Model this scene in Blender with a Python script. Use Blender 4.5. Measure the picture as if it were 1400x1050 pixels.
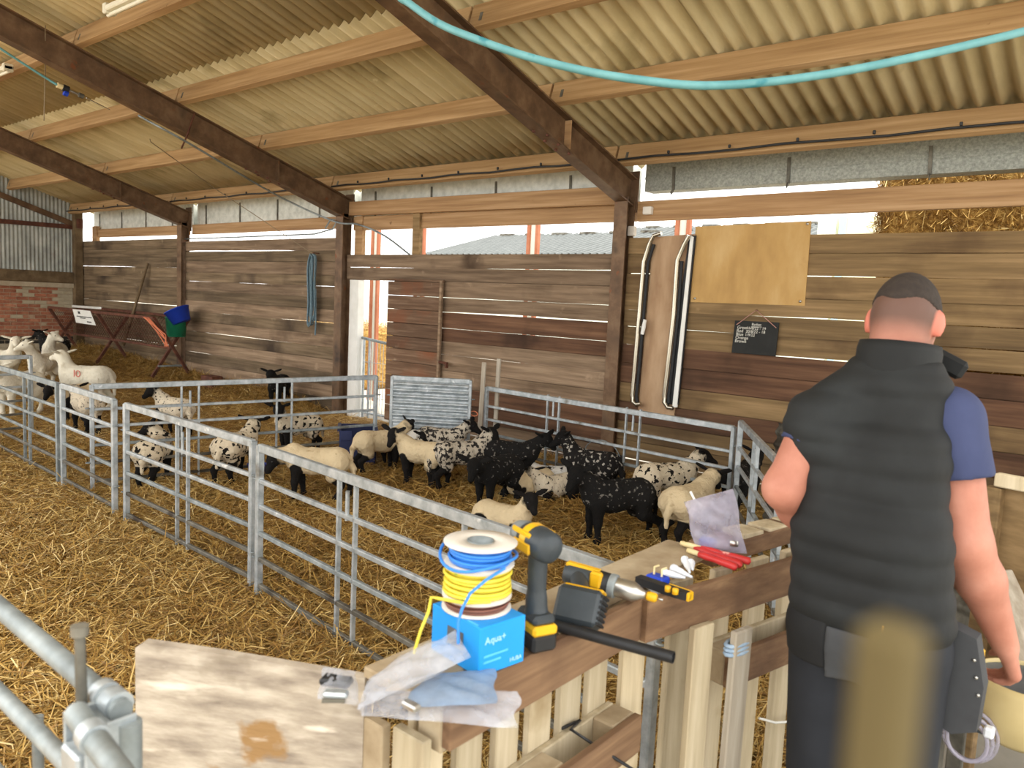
import bpy, math, random
import numpy as np
from mathutils import Vector, Matrix
rnd = random.Random(7)
rs = np.random.RandomState(5)
C = bpy.context.scene.collection
for o in list(bpy.data.objects): bpy.data.objects.remove(o, do_unlink=True)

# ---------------------------------------------------------------- camera
F_PX, YAW, PITCH, ROLL, CAM_H = 1064.45, math.radians(-39.575), math.radians(-6.023), math.radians(2.694), 1.8
cam_f = np.array([math.sin(YAW)*math.cos(PITCH), math.cos(YAW)*math.cos(PITCH), math.sin(PITCH)])
_r0 = np.array([math.cos(YAW), -math.sin(YAW), 0.0]); _u0 = np.cross(_r0, cam_f)
cam_r = math.cos(ROLL)*_r0 + math.sin(ROLL)*_u0
cam_u = -math.sin(ROLL)*_r0 + math.cos(ROLL)*_u0
CAM = np.array([0.0, 0.0, CAM_H])
cd = bpy.data.cameras.new('camera'); cam = bpy.data.objects.new('camera', cd); C.objects.link(cam)
cd.sensor_width = 36.0; cd.lens = F_PX/1400*36.0; cd.clip_start = 0.02; cd.clip_end = 300
m = Matrix.Identity(4)
for i in range(3):
    m[i][0] = cam_r[i]; m[i][1] = cam_u[i]; m[i][2] = -cam_f[i]; m[i][3] = CAM[i]
cam.matrix_world = m
cd.dof.use_dof = True; cd.dof.focus_distance = 5.0; cd.dof.aperture_fstop = 5.0
bpy.context.scene.camera = cam

# ---------------------------------------------------------------- sky, exposure
w = bpy.data.worlds.new('overcast_sky'); bpy.context.scene.world = w; w.use_nodes = True
wn = w.node_tree.nodes; wl = w.node_tree.links
bg = wn['Background']; bg.inputs['Strength'].default_value = 1.7
bg.inputs['Color'].default_value = (1.0, 0.985, 0.955, 1)
sun_d = bpy.data.lights.new('sun', 'SUN'); sun_d.energy = 3.2; sun_d.angle = math.radians(20); sun_d.color = (1, 0.94, 0.82)
sun = bpy.data.objects.new('sun', sun_d); C.objects.link(sun)
sun.rotation_euler = Vector((-0.32, 0.34, -0.88)).to_track_quat('-Z', 'Y').to_euler()
sc = bpy.context.scene
sc.view_settings.view_transform = 'Standard'; sc.view_settings.look = 'None'
sc.view_settings.gamma = 1.0; sc.view_settings.use_curve_mapping = False
sc.view_settings.exposure = 0.88

# ---------------------------------------------------------------- pixel helpers (a pixel gives a direction; depth comes from what it touches)
def ray(x, y): return cam_f + (x-700)/F_PX*cam_r - (y-525)/F_PX*cam_u
def at_z(x, y, z=0.0): d = ray(x, y); return CAM + d*(z-CAM_H)/d[2]
def at_y(x, y, Y): d = ray(x, y); return CAM + d*Y/d[1]
def at_x(x, y, X): d = ray(x, y); return CAM + d*X/d[0]
def at_d(x, y, D): return CAM + ray(x, y)*D

# ---------------------------------------------------------------- mesh helpers
V3 = lambda p: np.array(p, float)
def unit(v): v = V3(v); return v/max(1e-9, np.linalg.norm(v))
class MB:
    def __init__(s): s.v = []; s.f = []; s.sm = []
    def add(s, vs, fs, smooth=False):
        b = len(s.v); s.v += [tuple(map(float, p)) for p in vs]
        s.f += [tuple(i+b for i in q) for q in fs]; s.sm += [smooth]*len(fs); return s
    def box(s, c, size, ax=None, bev=0.0):
        c = V3(c); hx, hy, hz = [k/2 for k in size]
        X, Y, Z = (V3((1,0,0)), V3((0,1,0)), V3((0,0,1))) if ax is None else [V3(a) for a in ax]
        if bev <= 0:
            vs = [c+X*i*hx+Y*j*hy+Z*k*hz for i in (-1,1) for j in (-1,1) for k in (-1,1)]
            return s.add(vs, [(0,1,3,2),(4,6,7,5),(0,4,5,1),(2,3,7,6),(0,2,6,4),(1,5,7,3)])
        b = min(bev, hx*.9, hy*.9, hz*.9); vs = []; idx = {}
        for i in (-1,1):
            for j in (-1,1):
                for k in (-1,1):
                    for t in range(3):
                        e = [hx, hy, hz]; 
                        for q in range(3):
                            if q != t: e[q] -= b
                        idx[(i,j,k,t)] = len(vs); vs.append(c+X*i*e[0]+Y*j*e[1]+Z*k*e[2])
        fs = []
        for t in range(3):
            o = [q for q in range(3) if q != t]
            for sg in (-1,1):
                q4 = []
                for (a, d) in ((-1,-1),(1,-1),(1,1),(-1,1)):
                    key = [0,0,0]; key[t] = sg; key[o[0]] = a; key[o[1]] = d; q4.append(idx[(*key, t)])
                fs.append(tuple(q4))
        for t in range(3):       # edges along axis t
            o = [q for q in range(3) if q != t]
            for a in (-1,1):
                for d in (-1,1):
                    k0 = [0,0,0]; k0[o[0]] = a; k0[o[1]] = d
                    k1 = list(k0); k0[t] = -1; k1[t] = 1
                    fs.append((idx[(*k0,o[0])], idx[(*k1,o[0])], idx[(*k1,o[1])], idx[(*k0,o[1])]))
        for i in (-1,1):
            for j in (-1,1):
                for k in (-1,1): fs.append((idx[(i,j,k,0)], idx[(i,j,k,1)], idx[(i,j,k,2)]))
        return s.add(vs, fs)
    def bar(s, p0, p1, wd, ht, up=(0,0,1), bev=0.0):      # rectangular bar p0->p1, wd sideways, ht along up
        p0, p1 = V3(p0), V3(p1); d = p1-p0; L = np.linalg.norm(d); d = d/L
        sd = np.cross(d, V3(up)); sd = sd/np.linalg.norm(sd) if np.linalg.norm(sd) > 1e-6 else V3((1,0,0))
        u = np.cross(sd, d); return s.box((p0+p1)/2, (L, wd, ht), (d, sd, u), bev)
    def tube(s, pts, r, n=10, caps=True, closed=False):
        pts = [V3(p) for p in pts]; m = len(pts); R = r if hasattr(r, '__len__') else [r]*m
        tg = []
        for i in range(m):
            a = pts[(i-1) % m] if (closed or i > 0) else pts[i]; b = pts[(i+1) % m] if (closed or i < m-1) else pts[i]
            tg.append(unit(b-a))
        nrm = np.cross(tg[0], V3((0,0,1))); 
        if np.linalg.norm(nrm) < 1e-3: nrm = np.cross(tg[0], V3((1,0,0)))
        nrm = unit(nrm); vs = []
        for i in range(m):
            nrm = unit(nrm - tg[i]*(nrm@tg[i])); bn = np.cross(tg[i], nrm)
            for k in range(n):
                a = 2*math.pi*k/n; vs.append(pts[i]+(nrm*math.cos(a)+bn*math.sin(a))*R[i])
        fs = []
        for i in range(m if closed else m-1):
            for k in range(n):
                a, b = i*n, ((i+1) % m)*n; fs.append((a+k, a+(k+1) % n, b+(k+1) % n, b+k))
        s.add(vs, fs, True)
        if caps and not closed:
            s.add(vs[:n], [tuple(range(n-1,-1,-1))]); s.add(vs[-n:], [tuple(range(n))])
        return s
    def hose(s, pts, r, n=10, m=6):          # smooth tube through the points (Catmull-Rom)
        p = [V3(q) for q in pts]; p = [2*p[0]-p[1]]+p+[2*p[-1]-p[-2]]; out = []
        for i in range(1, len(p)-2):
            for k in range(m):
                t = k/m; out.append(.5*(2*p[i]+(p[i+1]-p[i-1])*t+(2*p[i-1]-5*p[i]+4*p[i+1]-p[i+2])*t*t+(3*p[i]-p[i-1]-3*p[i+1]+p[i+2])*t**3))
        out.append(p[-2]); return s.tube(out, r, n)
    def lathe(s, prof, o=(0,0,0), ax=None, n=24, smooth=True):   # prof: (radius, height) list
        o = V3(o); X, Y, Z = (V3((1,0,0)), V3((0,1,0)), V3((0,0,1))) if ax is None else [V3(a) for a in ax]
        vs = []
        for (r, h) in prof:
            for k in range(n):
                a = 2*math.pi*k/n; vs.append(o+X*r*math.cos(a)+Y*r*math.sin(a)+Z*h)
        fs = []
        for i in range(len(prof)-1):
            for k in range(n): fs.append((i*n+k, i*n+(k+1) % n, (i+1)*n+(k+1) % n, (i+1)*n+k))
        return s.add(vs, fs, smooth)
    def prism(s, poly, h, o=(0,0,0), ax=None):                 # poly in X,Y, extruded along Z by h (centred)
        o = V3(o); X, Y, Z = (V3((1,0,0)), V3((0,1,0)), V3((0,0,1))) if ax is None else [V3(a) for a in ax]
        n = len(poly); vs = [o+X*a+Y*b-Z*h/2 for a, b in poly]+[o+X*a+Y*b+Z*h/2 for a, b in poly]
        fs = [tuple(range(n-1,-1,-1)), tuple(range(n,2*n))]+[(i, (i+1) % n, n+(i+1) % n, n+i) for i in range(n)]
        return s.add(vs, fs)
    def build(s, name, mt, parent=None): return mk(name, s.v, s.f, mt, parent, s.sm)

ROOT = {}
def mk(name, vs, fs, mt, parent=None, smooth=False, attrs=None):
    vs = np.array(vs, float).reshape(-1, 3)
    if parent is not None: base = ROOT[parent.name]
    else:
        lo, hi = vs.min(0), vs.max(0); base = np.array([(lo[0]+hi[0])/2, (lo[1]+hi[1])/2, lo[2]])
    me = bpy.data.meshes.new(name)
    me.from_pydata((vs-base).tolist(), [], [tuple(q) for q in fs])
    if hasattr(smooth, '__len__'): me.polygons.foreach_set('use_smooth', list(smooth))
    elif smooth: me.polygons.foreach_set('use_smooth', [True]*len(me.polygons))
    for k, a in (attrs or {}).items():
        at = me.attributes.new(k, 'FLOAT', 'POINT'); at.data.foreach_set('value', np.asarray(a, np.float32))
    me.materials.append(MATS[mt] if isinstance(mt, str) else mt); me.update()
    o = bpy.data.objects.new(name, me); C.objects.link(o)
    if parent is not None: o.parent = parent
    else: o.location = base
    ROOT[o.name] = base
    return o
def tag(o, label, cat, group=None):
    o['label'] = label; o['category'] = cat
    if group: o['group'] = group
    return o
def thing(name, label, cat, loc, group=None):
    o = bpy.data.objects.new(name, None); C.objects.link(o); o.location = tuple(map(float, loc)); o.empty_display_size = .1
    ROOT[o.name] = V3(loc); return tag(o, label, cat, group)
def struct(name, loc=(0,0,0)):
    o = bpy.data.objects.new(name, None); C.objects.link(o); o.location = tuple(map(float, loc)); ROOT[o.name] = V3(loc); o['kind'] = 'structure'; return o
def text_mesh(s, size, extrude=0.0006):
    cu = bpy.data.curves.new('lettering', 'FONT'); cu.body = s; cu.size = size; cu.extrude = extrude; cu.resolution_u = 3
    ob = bpy.data.objects.new('lettering_tmp', cu); C.objects.link(ob)
    dg = bpy.context.evaluated_depsgraph_get(); me = ob.evaluated_get(dg).to_mesh()
    vs = np.array([v.co[:] for v in me.vertices]); fs = [tuple(p.vertices) for p in me.polygons]
    bpy.data.objects.remove(ob, do_unlink=True); return vs, fs
def text(s, size, o, X, Y, mt, parent, name='lettering', jitter=0.0, align='L'):
    vs, fs = text_mesh(s, size); o, X, Y = V3(o), unit(X), unit(Y); Z = np.cross(X, Y)
    if align == 'R': vs[:, 0] -= vs[:, 0].max()
    P = o + vs[:, :1]*X + vs[:, 1:2]*Y + vs[:, 2:3]*Z
    return mk(name, P, fs, mt, parent)

# ---------------------------------------------------------------- procedural materials
def lin(h):
    h = h.lstrip('#'); c = [int(h[i:i+2], 16)/255 for i in (0, 2, 4)]
    return tuple(x/12.92 if x <= .04045 else ((x+.055)/1.055)**2.4 for x in c)+(1,)
MATS = {}
def mat(name, cols, rough=.8, metal=0.0, scale=4.0, stretch=(1,1,1), bump=0.0, bscale=None, detail=6.0, spec=.4, contrast=(.3,.7), alpha=None, trans=0.0, wear=None, coat=0.0, vary=0.0):
    """noise ramp through cols in object space (random offset per object); wear=(colour, scale, threshold, softness) adds blotches"""
    mt = bpy.data.materials.new(name); MATS[name] = mt; mt.use_nodes = True
    n, l = mt.node_tree.nodes, mt.node_tree.links; b = n['Principled BSDF']
    b.inputs['Roughness'].default_value = rough; b.inputs['Metallic'].default_value = metal
    b.inputs['Specular IOR Level'].default_value = spec; b.inputs['Transmission Weight'].default_value = trans
    b.inputs['Coat Weight'].default_value = coat
    tc = n.new('ShaderNodeTexCoord'); oi = n.new('ShaderNodeObjectInfo'); mm = n.new('ShaderNodeMath'); mm.operation = 'MULTIPLY'; mm.inputs[1].default_value = 37.0
    l.new(oi.outputs['Random'], mm.inputs[0])
    ad = n.new('ShaderNodeVectorMath'); ad.operation = 'ADD'; l.new(tc.outputs['Object'], ad.inputs[0]); l.new(mm.outputs[0], ad.inputs[1])
    mp = n.new('ShaderNodeMapping'); mp.inputs['Scale'].default_value = stretch; l.new(ad.outputs[0], mp.inputs[0])
    nz = n.new('ShaderNodeTexNoise'); nz.inputs['Scale'].default_value = scale; nz.inputs['Detail'].default_value = detail; nz.inputs['Roughness'].default_value = .6
    l.new(mp.outputs[0], nz.inputs['Vector'])
    cols = [lin(c) if isinstance(c, str) else c for c in cols]
    if len(cols) == 1: b.inputs['Base Color'].default_value = cols[0]; last = None
    else:
        r = n.new('ShaderNodeValToRGB'); l.new(nz.outputs['Fac'], r.inputs[0]); e = r.color_ramp.elements
        e[0].position = contrast[0]; e[1].position = contrast[1]; e[0].color = cols[0]; e[1].color = cols[-1]
        for k in range(1, len(cols)-1):
            q = e.new(contrast[0]+(contrast[1]-contrast[0])*k/(len(cols)-1)); q.color = cols[k]
        last = r.outputs[0]; l.new(last, b.inputs['Base Color'])
    if wear:
        for wr in (wear if isinstance(wear, list) else [wear]):
            col, sc_, th, so = wr[:4]
            n2 = n.new('ShaderNodeTexNoise'); n2.inputs['Scale'].default_value = sc_; n2.inputs['Detail'].default_value = 5
            l.new(ad.outputs[0] if len(wr) < 5 else mp.outputs[0], n2.inputs['Vector'])
            r2 = n.new('ShaderNodeMapRange'); r2.inputs[1].default_value = th; r2.inputs[2].default_value = th+so; l.new(n2.outputs['Fac'], r2.inputs[0])
            mx = n.new('ShaderNodeMix'); mx.data_type = 'RGBA'; l.new(r2.outputs[0], mx.inputs[0])
            if last is not None: l.new(last, mx.inputs[6])
            else: mx.inputs[6].default_value = cols[0]
            mx.inputs[7].default_value = lin(col) if isinstance(col, str) else col
            last = mx.outputs[2]; l.new(last, b.inputs['Base Color'])
    if vary and last is not None:
        mr = n.new('ShaderNodeMapRange'); mr.inputs[3].default_value = 1-vary; mr.inputs[4].default_value = 1+vary*.7; l.new(oi.outputs['Random'], mr.inputs[0])
        mv = n.new('ShaderNodeMix'); mv.data_type = 'RGBA'; mv.blend_type = 'MULTIPLY'; mv.inputs[0].default_value = 1; l.new(last, mv.inputs[6]); l.new(mr.outputs[0], mv.inputs[7]); last = mv.outputs[2]; l.new(last, b.inputs['Base Color'])
    if bump:
        bp = n.new('ShaderNodeBump'); bp.inputs['Strength'].default_value = bump; bp.inputs['Distance'].default_value = .01
        n3 = nz
        if bscale:
            n3 = n.new('ShaderNodeTexNoise'); n3.inputs['Scale'].default_value = bscale; n3.inputs['Detail'].default_value = 4; l.new(mp.outputs[0], n3.inputs['Vector'])
        l.new(n3.outputs['Fac'], bp.inputs['Height']); l.new(bp.outputs[0], b.inputs['Normal'])
    if alpha is not None: b.inputs['Alpha'].default_value = alpha
    return mt
# timber
mat('plank', ['#65523f', '#846e58', '#9e876e'], .85, scale=3, stretch=(.35, 6, 6), bump=.25, wear=[('#4a3828', 1.3, .56, .2), ('#a58d74', 5, .66, .12)], vary=.24)
mat('plank_old', ['#564735', '#75634c', '#8e7a62'], .88, scale=3, stretch=(.3, 6, 6), bump=.3, wear=[('#3f3226', 1.1, .52, .2), ('#948268', 4, .66, .12)], vary=.24)
mat('plank_right', ['#644f34', '#7f6745', '#977c57'], .82, scale=3, stretch=(.3, 6, 6), bump=.2, wear=[('#4a3520', 1.1, .54, .2), ('#a08660', 5, .68, .12)], vary=.24)
mat('plank_dark', ['#4a3222', '#644632', '#7a5a42'], .85, scale=3, stretch=(.3, 6, 6), bump=.25, wear=('#3a2618', 1.2, .52, .2), vary=.24)
mat('door_plank', ['#5a4230', '#6e5440', '#8a705a'], .85, scale=3, stretch=(.5, 8, 8), bump=.3, wear=[('#7a4a30', 1.6, .55, .15), ('#a8947c', 2.4, .66, .12)], vary=.24)
mat('purlin', ['#94734c', '#ab8a60', '#bf9f76'], .75, scale=3, stretch=(.25, 7, 7), bump=.15, wear=('#7a5a34', 9, .72, .06))
mat('lintel', ['#8e6c4a', '#a8845c', '#bd9b74'], .75, scale=3, stretch=(.25, 7, 7), bump=.15, wear=('#7a5c3e', 8, .72, .06))
mat('ply', ['#a8834e', '#bb965c', '#c9a873'], .75, scale=2.5, stretch=(1.2, 3, .5), bump=.05, wear=('#8a6a44', 2.2, .66, .12))
mat('ply_pale', ['#98795c', '#ab8c6c', '#bc9f80'], .8, scale=2.5, stretch=(2.5, 3, .6), bump=.05, wear=('#8a5f40', 2.0, .58, .16))
mat('pallet', ['#a6967a', '#bfb092', '#d2c4a8'], .85, scale=3, stretch=(7, 7, .6), bump=.25, wear=('#96805c', 3, .62, .12), vary=.24)
mat('pallet_brown', ['#5c4430', '#765a42', '#927456'], .85, scale=3, stretch=(7, .4, 7), bump=.3, wear=[('#50382a', 2, .58, .16), ('#b09878', 6, .70, .1)])
mat('pallet_block', ['#8f7c60', '#a8967a', '#bcac90'], .9, scale=8, bump=.25)
mat('weathered', ['#82766a', '#a89c8c', '#c6bbab'], .88, scale=4.5, stretch=(1.6, 1.6, 7), bump=.35, contrast=(.3,.68), wear=[('#7d7160', 3.2, .60, .06), ('#94744c', 5.5, .68, .05), ('#ded2c2', 3.2, .62, .1, 1)])
mat('weathered_grey', ['#8f8474', '#a89e8e', '#c0b8aa'], .9, scale=3, stretch=(7, 7, .5), bump=.3, wear=('#5f564a', 4, .62, .1))
mat('stake', ['#463b22', '#524628', '#5e5230'], .85, scale=3, stretch=(6, 6, .5), bump=.2)
mat('stick', ['#4a3c2a', '#66543c', '#7c6a50'], .9, scale=4, bump=.3)
# metal
mat('galv', ['#8f979c', '#adb5ba', '#c6ccd0'], .42, .55, scale=14, bump=.06, wear=[('#7b7a74', 6, .62, .12), ('#e4e8ea', 11, .68, .08)])
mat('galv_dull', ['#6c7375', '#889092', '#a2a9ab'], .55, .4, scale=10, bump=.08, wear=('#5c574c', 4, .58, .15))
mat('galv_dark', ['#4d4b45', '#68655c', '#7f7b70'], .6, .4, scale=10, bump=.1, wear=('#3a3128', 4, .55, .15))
mat('gutter_grey', ['#7e827c', '#989c95', '#aeb1aa'], .7, .15, scale=45, bump=.05)
mat('gutter_pale', ['#b8bcb6', '#cdd0ca', '#dee0da'], .6, .1, scale=10)
mat('brown_steel', ['#55402e', '#6b523c', '#80674e'], .55, .25, scale=6, bump=.08, wear=[('#7d4a2c', 9, .66, .08), ('#2e211b', 3, .6, .16)])
mat('rust', ['#4a2c22', '#5f3a2c', '#744a38'], .85, .2, scale=10, bump=.15)
mat('chrome', ['#b8b2a4'], .25, .9, scale=10)
mat('rubber', ['#17181a', '#232427'], .6, scale=20)
mat('black_plastic', ['#1b1c1e', '#26272a'], .5, scale=20)
mat('grey_plastic', ['#4b5056', '#60656b'], .5, scale=10)
mat('tool_grey', ['#2f353a', '#3d4449'], .45, scale=15)
mat('tool_yellow', ['#d9a514', '#e8b420'], .4, scale=8, wear=('#9a7a20', 14, .66, .06))
mat('steel', ['#a7a6a2', '#c6c5c1'], .3, .9, scale=10)
mat('cable_black', ['#2a2b2d'], .5)
mat('orange_primer', ['#96583c', '#a86c50'], .7, scale=6)
# misc
mat('roof_sheet', ['#b8a880', '#cbbc94', '#dacda8'], .9, scale=1.6, stretch=(3, .5, 1), bump=.1, bscale=40, wear=[('#94855c', 1.2, .58, .16), ('#dccfa8', 7, .7, .08)], vary=.1)
mat('gable_sheet', ['#8c8f8a', '#a5a8a2', '#bbbdb6'], .6, .2, scale=3, bump=.05, wear=('#75654c', 2.2, .58, .16))
mat('gable_dirty', ['#6a6456', '#7f7869', '#948d7c'], .75, .1, scale=3, bump=.05, wear=('#57503f', 2, .56, .2))
mat('brick', ['#8e5540', '#a66a50', '#b98668'], .9, scale=7, bump=.3, wear=('#b9a68c', 5, .6, .12), vary=.24)
mat('brick_black', ['#26241f', '#38352e'], .8, scale=8, bump=.2)
mat('brick_pale', ['#a89c84', '#bdb299'], .9, scale=6, bump=.3)
mat('mortar', ['#a3957e', '#b8ab94'], .95, scale=9, bump=.3)
mat('concrete', ['#77736a', '#8c887e'], .9, scale=5, bump=.2)
mat('yard', ['#aaa496', '#c0baac'], .95, scale=2, bump=.2)
mat('blue_hose', ['#558e94', '#70a8ac'], .5, scale=9, wear=('#38808a', 8, .66, .05))
mat('blue_plastic', ['#1c3fb4', '#2448c4'], .4, scale=5)
mat('green_plastic', ['#1f7a5a', '#2a8c68'], .4, scale=5)
mat('navy_plastic', ['#1d2547', '#29325c'], .55, scale=6, wear=('#4a5070', 9, .68, .08))
mat('bucket_black', ['#2c2a28', '#3c3936'], .7, scale=10, wear=('#6a6255', 7, .62, .1))
mat('rope', ['#5d7480', '#7a919c'], .9, scale=40)
mat('twine_orange', ['#c06a4a', '#d4805c'], .85, scale=20)
mat('twine_pink', ['#b08478'], .85)
mat('string', ['#8a7a62'], .9)
mat('twine_blue', ['#7f98b4', '#a8bccf'], .8, scale=30)
mat('paper', ['#e2e2dc', '#eeeeea'], .8, scale=6)
mat('ink', ['#30302e'], .8)
mat('lamp_white', ['#d4cfba', '#e2ddca'], .5, scale=6)
mat('slate', ['#1d1e1d', '#282928'], .8, scale=7)
mat('chalk', ['#d8d6cc'], .95)
mat('box_blue', ['#1c8fe0', '#2498e8'], .38, scale=5, spec=.3)
mat('print_white', ['#a8dcff'], .6)
mat('print_soft', ['#58bcff'], .6)
mat('print_navy', ['#0a5cc0'], .5)
mat('cardboard_white', ['#d6cfc4', '#e0dad0'], .8, scale=10)
mat('wire_blue', ['#2f7ed8', '#3f8ce2'], .4, scale=30)
mat('wire_yellow', ['#dcc838', '#e6d44c'], .4, scale=30, wear=('#9cb84a', 22, .66, .04))
mat('wire_brown', ['#6e4436', '#7e5244'], .45, scale=30)
mat('white_plastic', ['#dfe6f0', '#eef2f8'], .4, scale=10)
mat('red_plastic', ['#b5282a', '#c93a38'], .4, scale=12, wear=('#e8b8ac', 16, .66, .05))
mat('cream_plastic', ['#d8c48e', '#e6d6a8'], .5, scale=6)
mat('tub_cream', ['#c0ac78', '#d2c08e'], .55, scale=4)
mat('skin', ['#a86c58', '#b87c68', '#c48c78'], .55, scale=6, bump=.03, bscale=120)
mat('ear_pink', ['#cc7a66', '#d88a74'], .55, scale=10)
mat('hair', ['#2b2420', '#3a312b'], .85, scale=60, bump=.5)
mat('vest', ['#101213', '#181a1b', '#202324'], .75, scale=5, bump=.12, wear=('#3a3a30', 3.2, .68, .1))
mat('tshirt', ['#333b5c', '#3e4669'], .85, scale=6, bump=.08)
mat('trousers', ['#1a1d23', '#25282f'], .85, scale=6, bump=.1)
mat('trousers_black', ['#141517', '#1d1e20'], .85, scale=6, bump=.1)
mat('pocket_grey', ['#38393c', '#444649'], .85, scale=8, bump=.1)
mat('label_orange', ['#c8963c'], .7)
mat('boot', ['#3a2f26', '#4a3e34'], .8, scale=8)
mat('eye', ['#0b0a09'], .15)
mat('far_roof', ['#5c6060', '#6a6e6e'], .8, scale=2)
mat('far_wall', ['#c0c6bc', '#d0d6cc'], .8, scale=2)
mat('far_cream', ['#d8d8b8'], .8)
mat('far_blue', ['#98b4c4'], .8)
mat('raddle', ['#cf7f72'], .9)
def plastic_film(name, col, alpha, rough=.18):
    mt = bpy.data.materials.new(name); MATS[name] = mt; mt.use_nodes = True; n, l = mt.node_tree.nodes, mt.node_tree.links
    b = n['Principled BSDF']; b.inputs['Base Color'].default_value = lin(col); b.inputs['Roughness'].default_value = rough
    tc = n.new('ShaderNodeTexCoord'); nz = n.new('ShaderNodeTexNoise'); nz.inputs['Scale'].default_value = 18; nz.inputs['Detail'].default_value = 3; l.new(tc.outputs['Object'], nz.inputs['Vector'])
    r = n.new('ShaderNodeMapRange'); r.inputs[1].default_value = .3; r.inputs[2].default_value = .72; r.inputs[3].default_value = alpha-.18; r.inputs[4].default_value = alpha+.2
    l.new(nz.outputs['Fac'], r.inputs[0]); l.new(r.outputs[0], b.inputs['Alpha'])
plastic_film('film_clear', '#c4c8d2', .36); plastic_film('film_blue', '#8ea4c0', .62, .25); plastic_film('film_bag', '#b4b0c2', .5, .2)
# ================================================================ SETTING
WY = 7.08                      # face of the boarded wall
FR = [-4.43, -9.08, -13.65]    # steel frames
XL, XR = -18.15, 1.6
TAN = .303; ANG = math.atan(TAN); SN = np.array([0, math.sin(ANG), math.cos(ANG)]); SU = np.array([0, -math.cos(ANG), math.sin(ANG)])
def ss(t): t = np.clip(t, 0, 1); return t*t*(3-2*t)
def ground(x, y):
    x = np.asarray(x, float); y = np.asarray(y, float)
    return (.07*ss((y-3.6)/2.2) + .22*ss((-x-11)/6.5)*ss((y-3)/3) + .16*ss((y-6.3)/.8)*ss((-x-8.9)/1.5)
            + .012*np.sin(2.3*x+1.1*y)+.01*np.sin(1.7*y-3.1*x+1)+.007*np.sin(5.1*x+4.3*y))
def gz(x, y): return float(ground(x, y))
def on_ground(px, py):
    p = at_z(px, py, 0)
    for _ in range(6): p = at_z(px, py, gz(p[0], p[1]))
    return p

def under_roof(px, py, drop=.05):          # point on the pixel's ray just below the purlins
    d = ray(px, py); t = (3.165-drop+TAN*7.05-CAM_H)/(d[2]+TAN*d[1]); return CAM+d*t
# floor and yard
fl = struct('floor')
MB().box((-8.3, 2.3, -.11), (20.6, 11.6, .1)).build('concrete_slab', 'concrete', fl)
MB().box((.35, 2.3, -.03), (2.5, 11.6, .062)).build('passage_slab', 'concrete', fl)
yard = MB().box((-20, 60, -.2), (240, 240, .08)).build('yard_ground', 'yard'); yard['kind'] = 'structure'
# straw bed (one undulating surface) and loose straws
gx = np.linspace(-18.1, -.93, 230); gy = np.linspace(-3.2, 7.065, 150)
GX, GY = np.meshgrid(gx, gy, indexing='ij')
GZ = ground(GX, GY)-.012+rs.uniform(-.008, .008, GX.shape)
vs = np.stack([GX, GY, GZ], -1).reshape(-1, 3); ny = len(gy)
fs = [(i*ny+j, (i+1)*ny+j, (i+1)*ny+j+1, i*ny+j+1) for i in range(len(gx)-1) for j in range(ny-1)]
mt = mat('straw_bed', ['#5e4322', '#866430', '#a8864a', '#bfa264'], .95, scale=30, stretch=(1, .6, 1), bump=.9, bscale=60, contrast=(.3, .72), wear=('#5a3c1e', 1.2, .56, .15))
bed = mk('straw_bedding', vs, fs, mt, None, True); bed['kind'] = 'stuff'; tag(bed, 'deep bed of golden straw covering the barn floor', 'straw')
def straws(N, samp, name, label, parent=None, lmin=.07, lmax=.24, wmin=.0035, wmax=.006, lift=.03, tilt=.22):
    x, y, z, tone = samp(N); N = len(x)
    a = rs.uniform(0, 2*math.pi, N); L = rs.uniform(lmin, lmax, N)/2; pt = rs.normal(0, tilt, N); wd = rs.uniform(wmin, wmax, N)/2
    d = np.stack([np.cos(a)*np.cos(pt), np.sin(a)*np.cos(pt), np.sin(pt)], -1)
    s = np.stack([-np.sin(a), np.cos(a), rs.normal(0, .5, N)], -1); s /= np.linalg.norm(s, axis=1)[:, None]
    c = np.stack([x, y, z+np.abs(np.sin(pt))*L*.7+rs.uniform(0, lift, N)], -1)
    bend = rs.normal(0, .012, N)[:, None]*s + np.array([0, 0, 1])*rs.uniform(0, .008, N)[:, None]
    P = [c-d*L[:, None]-s*wd[:, None], c-d*L[:, None]+s*wd[:, None], c+bend-s*wd[:, None]*1.1, c+bend+s*wd[:, None]*1.1, c+d*L[:, None]-s*wd[:, None], c+d*L[:, None]+s*wd[:, None]]
    V = np.stack(P, 1).reshape(-1, 3)
    base = np.zeros(3) if parent is None else ROOT[parent.name]
    b = (np.arange(N)*6)[:, None]; Q = np.stack([b+np.array([[0,1,3,2]]), b+np.array([[2,3,5,4]])], 1).reshape(-1, 4)
    me = bpy.data.meshes.new(name); me.vertices.add(len(V)); me.vertices.foreach_set('co', (V-base).astype(np.float32).ravel())
    me.loops.add(Q.size); me.loops.foreach_set('vertex_index', Q.astype(np.int32).ravel())
    me.polygons.add(len(Q)); me.polygons.foreach_set('loop_start', np.arange(0, Q.size, 4, dtype=np.int32)); me.polygons.foreach_set('loop_total', np.full(len(Q), 4, np.int32))
    me.update(); me.validate()
    at = me.attributes.new('tone', 'FLOAT', 'POINT'); at.data.foreach_set('value', np.repeat(tone, 6).astype(np.float32))
    me.materials.append(MATS['straw']); o = bpy.data.objects.new(name, me); C.objects.link(o); o['kind'] = 'stuff'
    if parent is not None: o.parent = parent
    ROOT[o.name] = base
    if label: o['label'] = label
    return o
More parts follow.
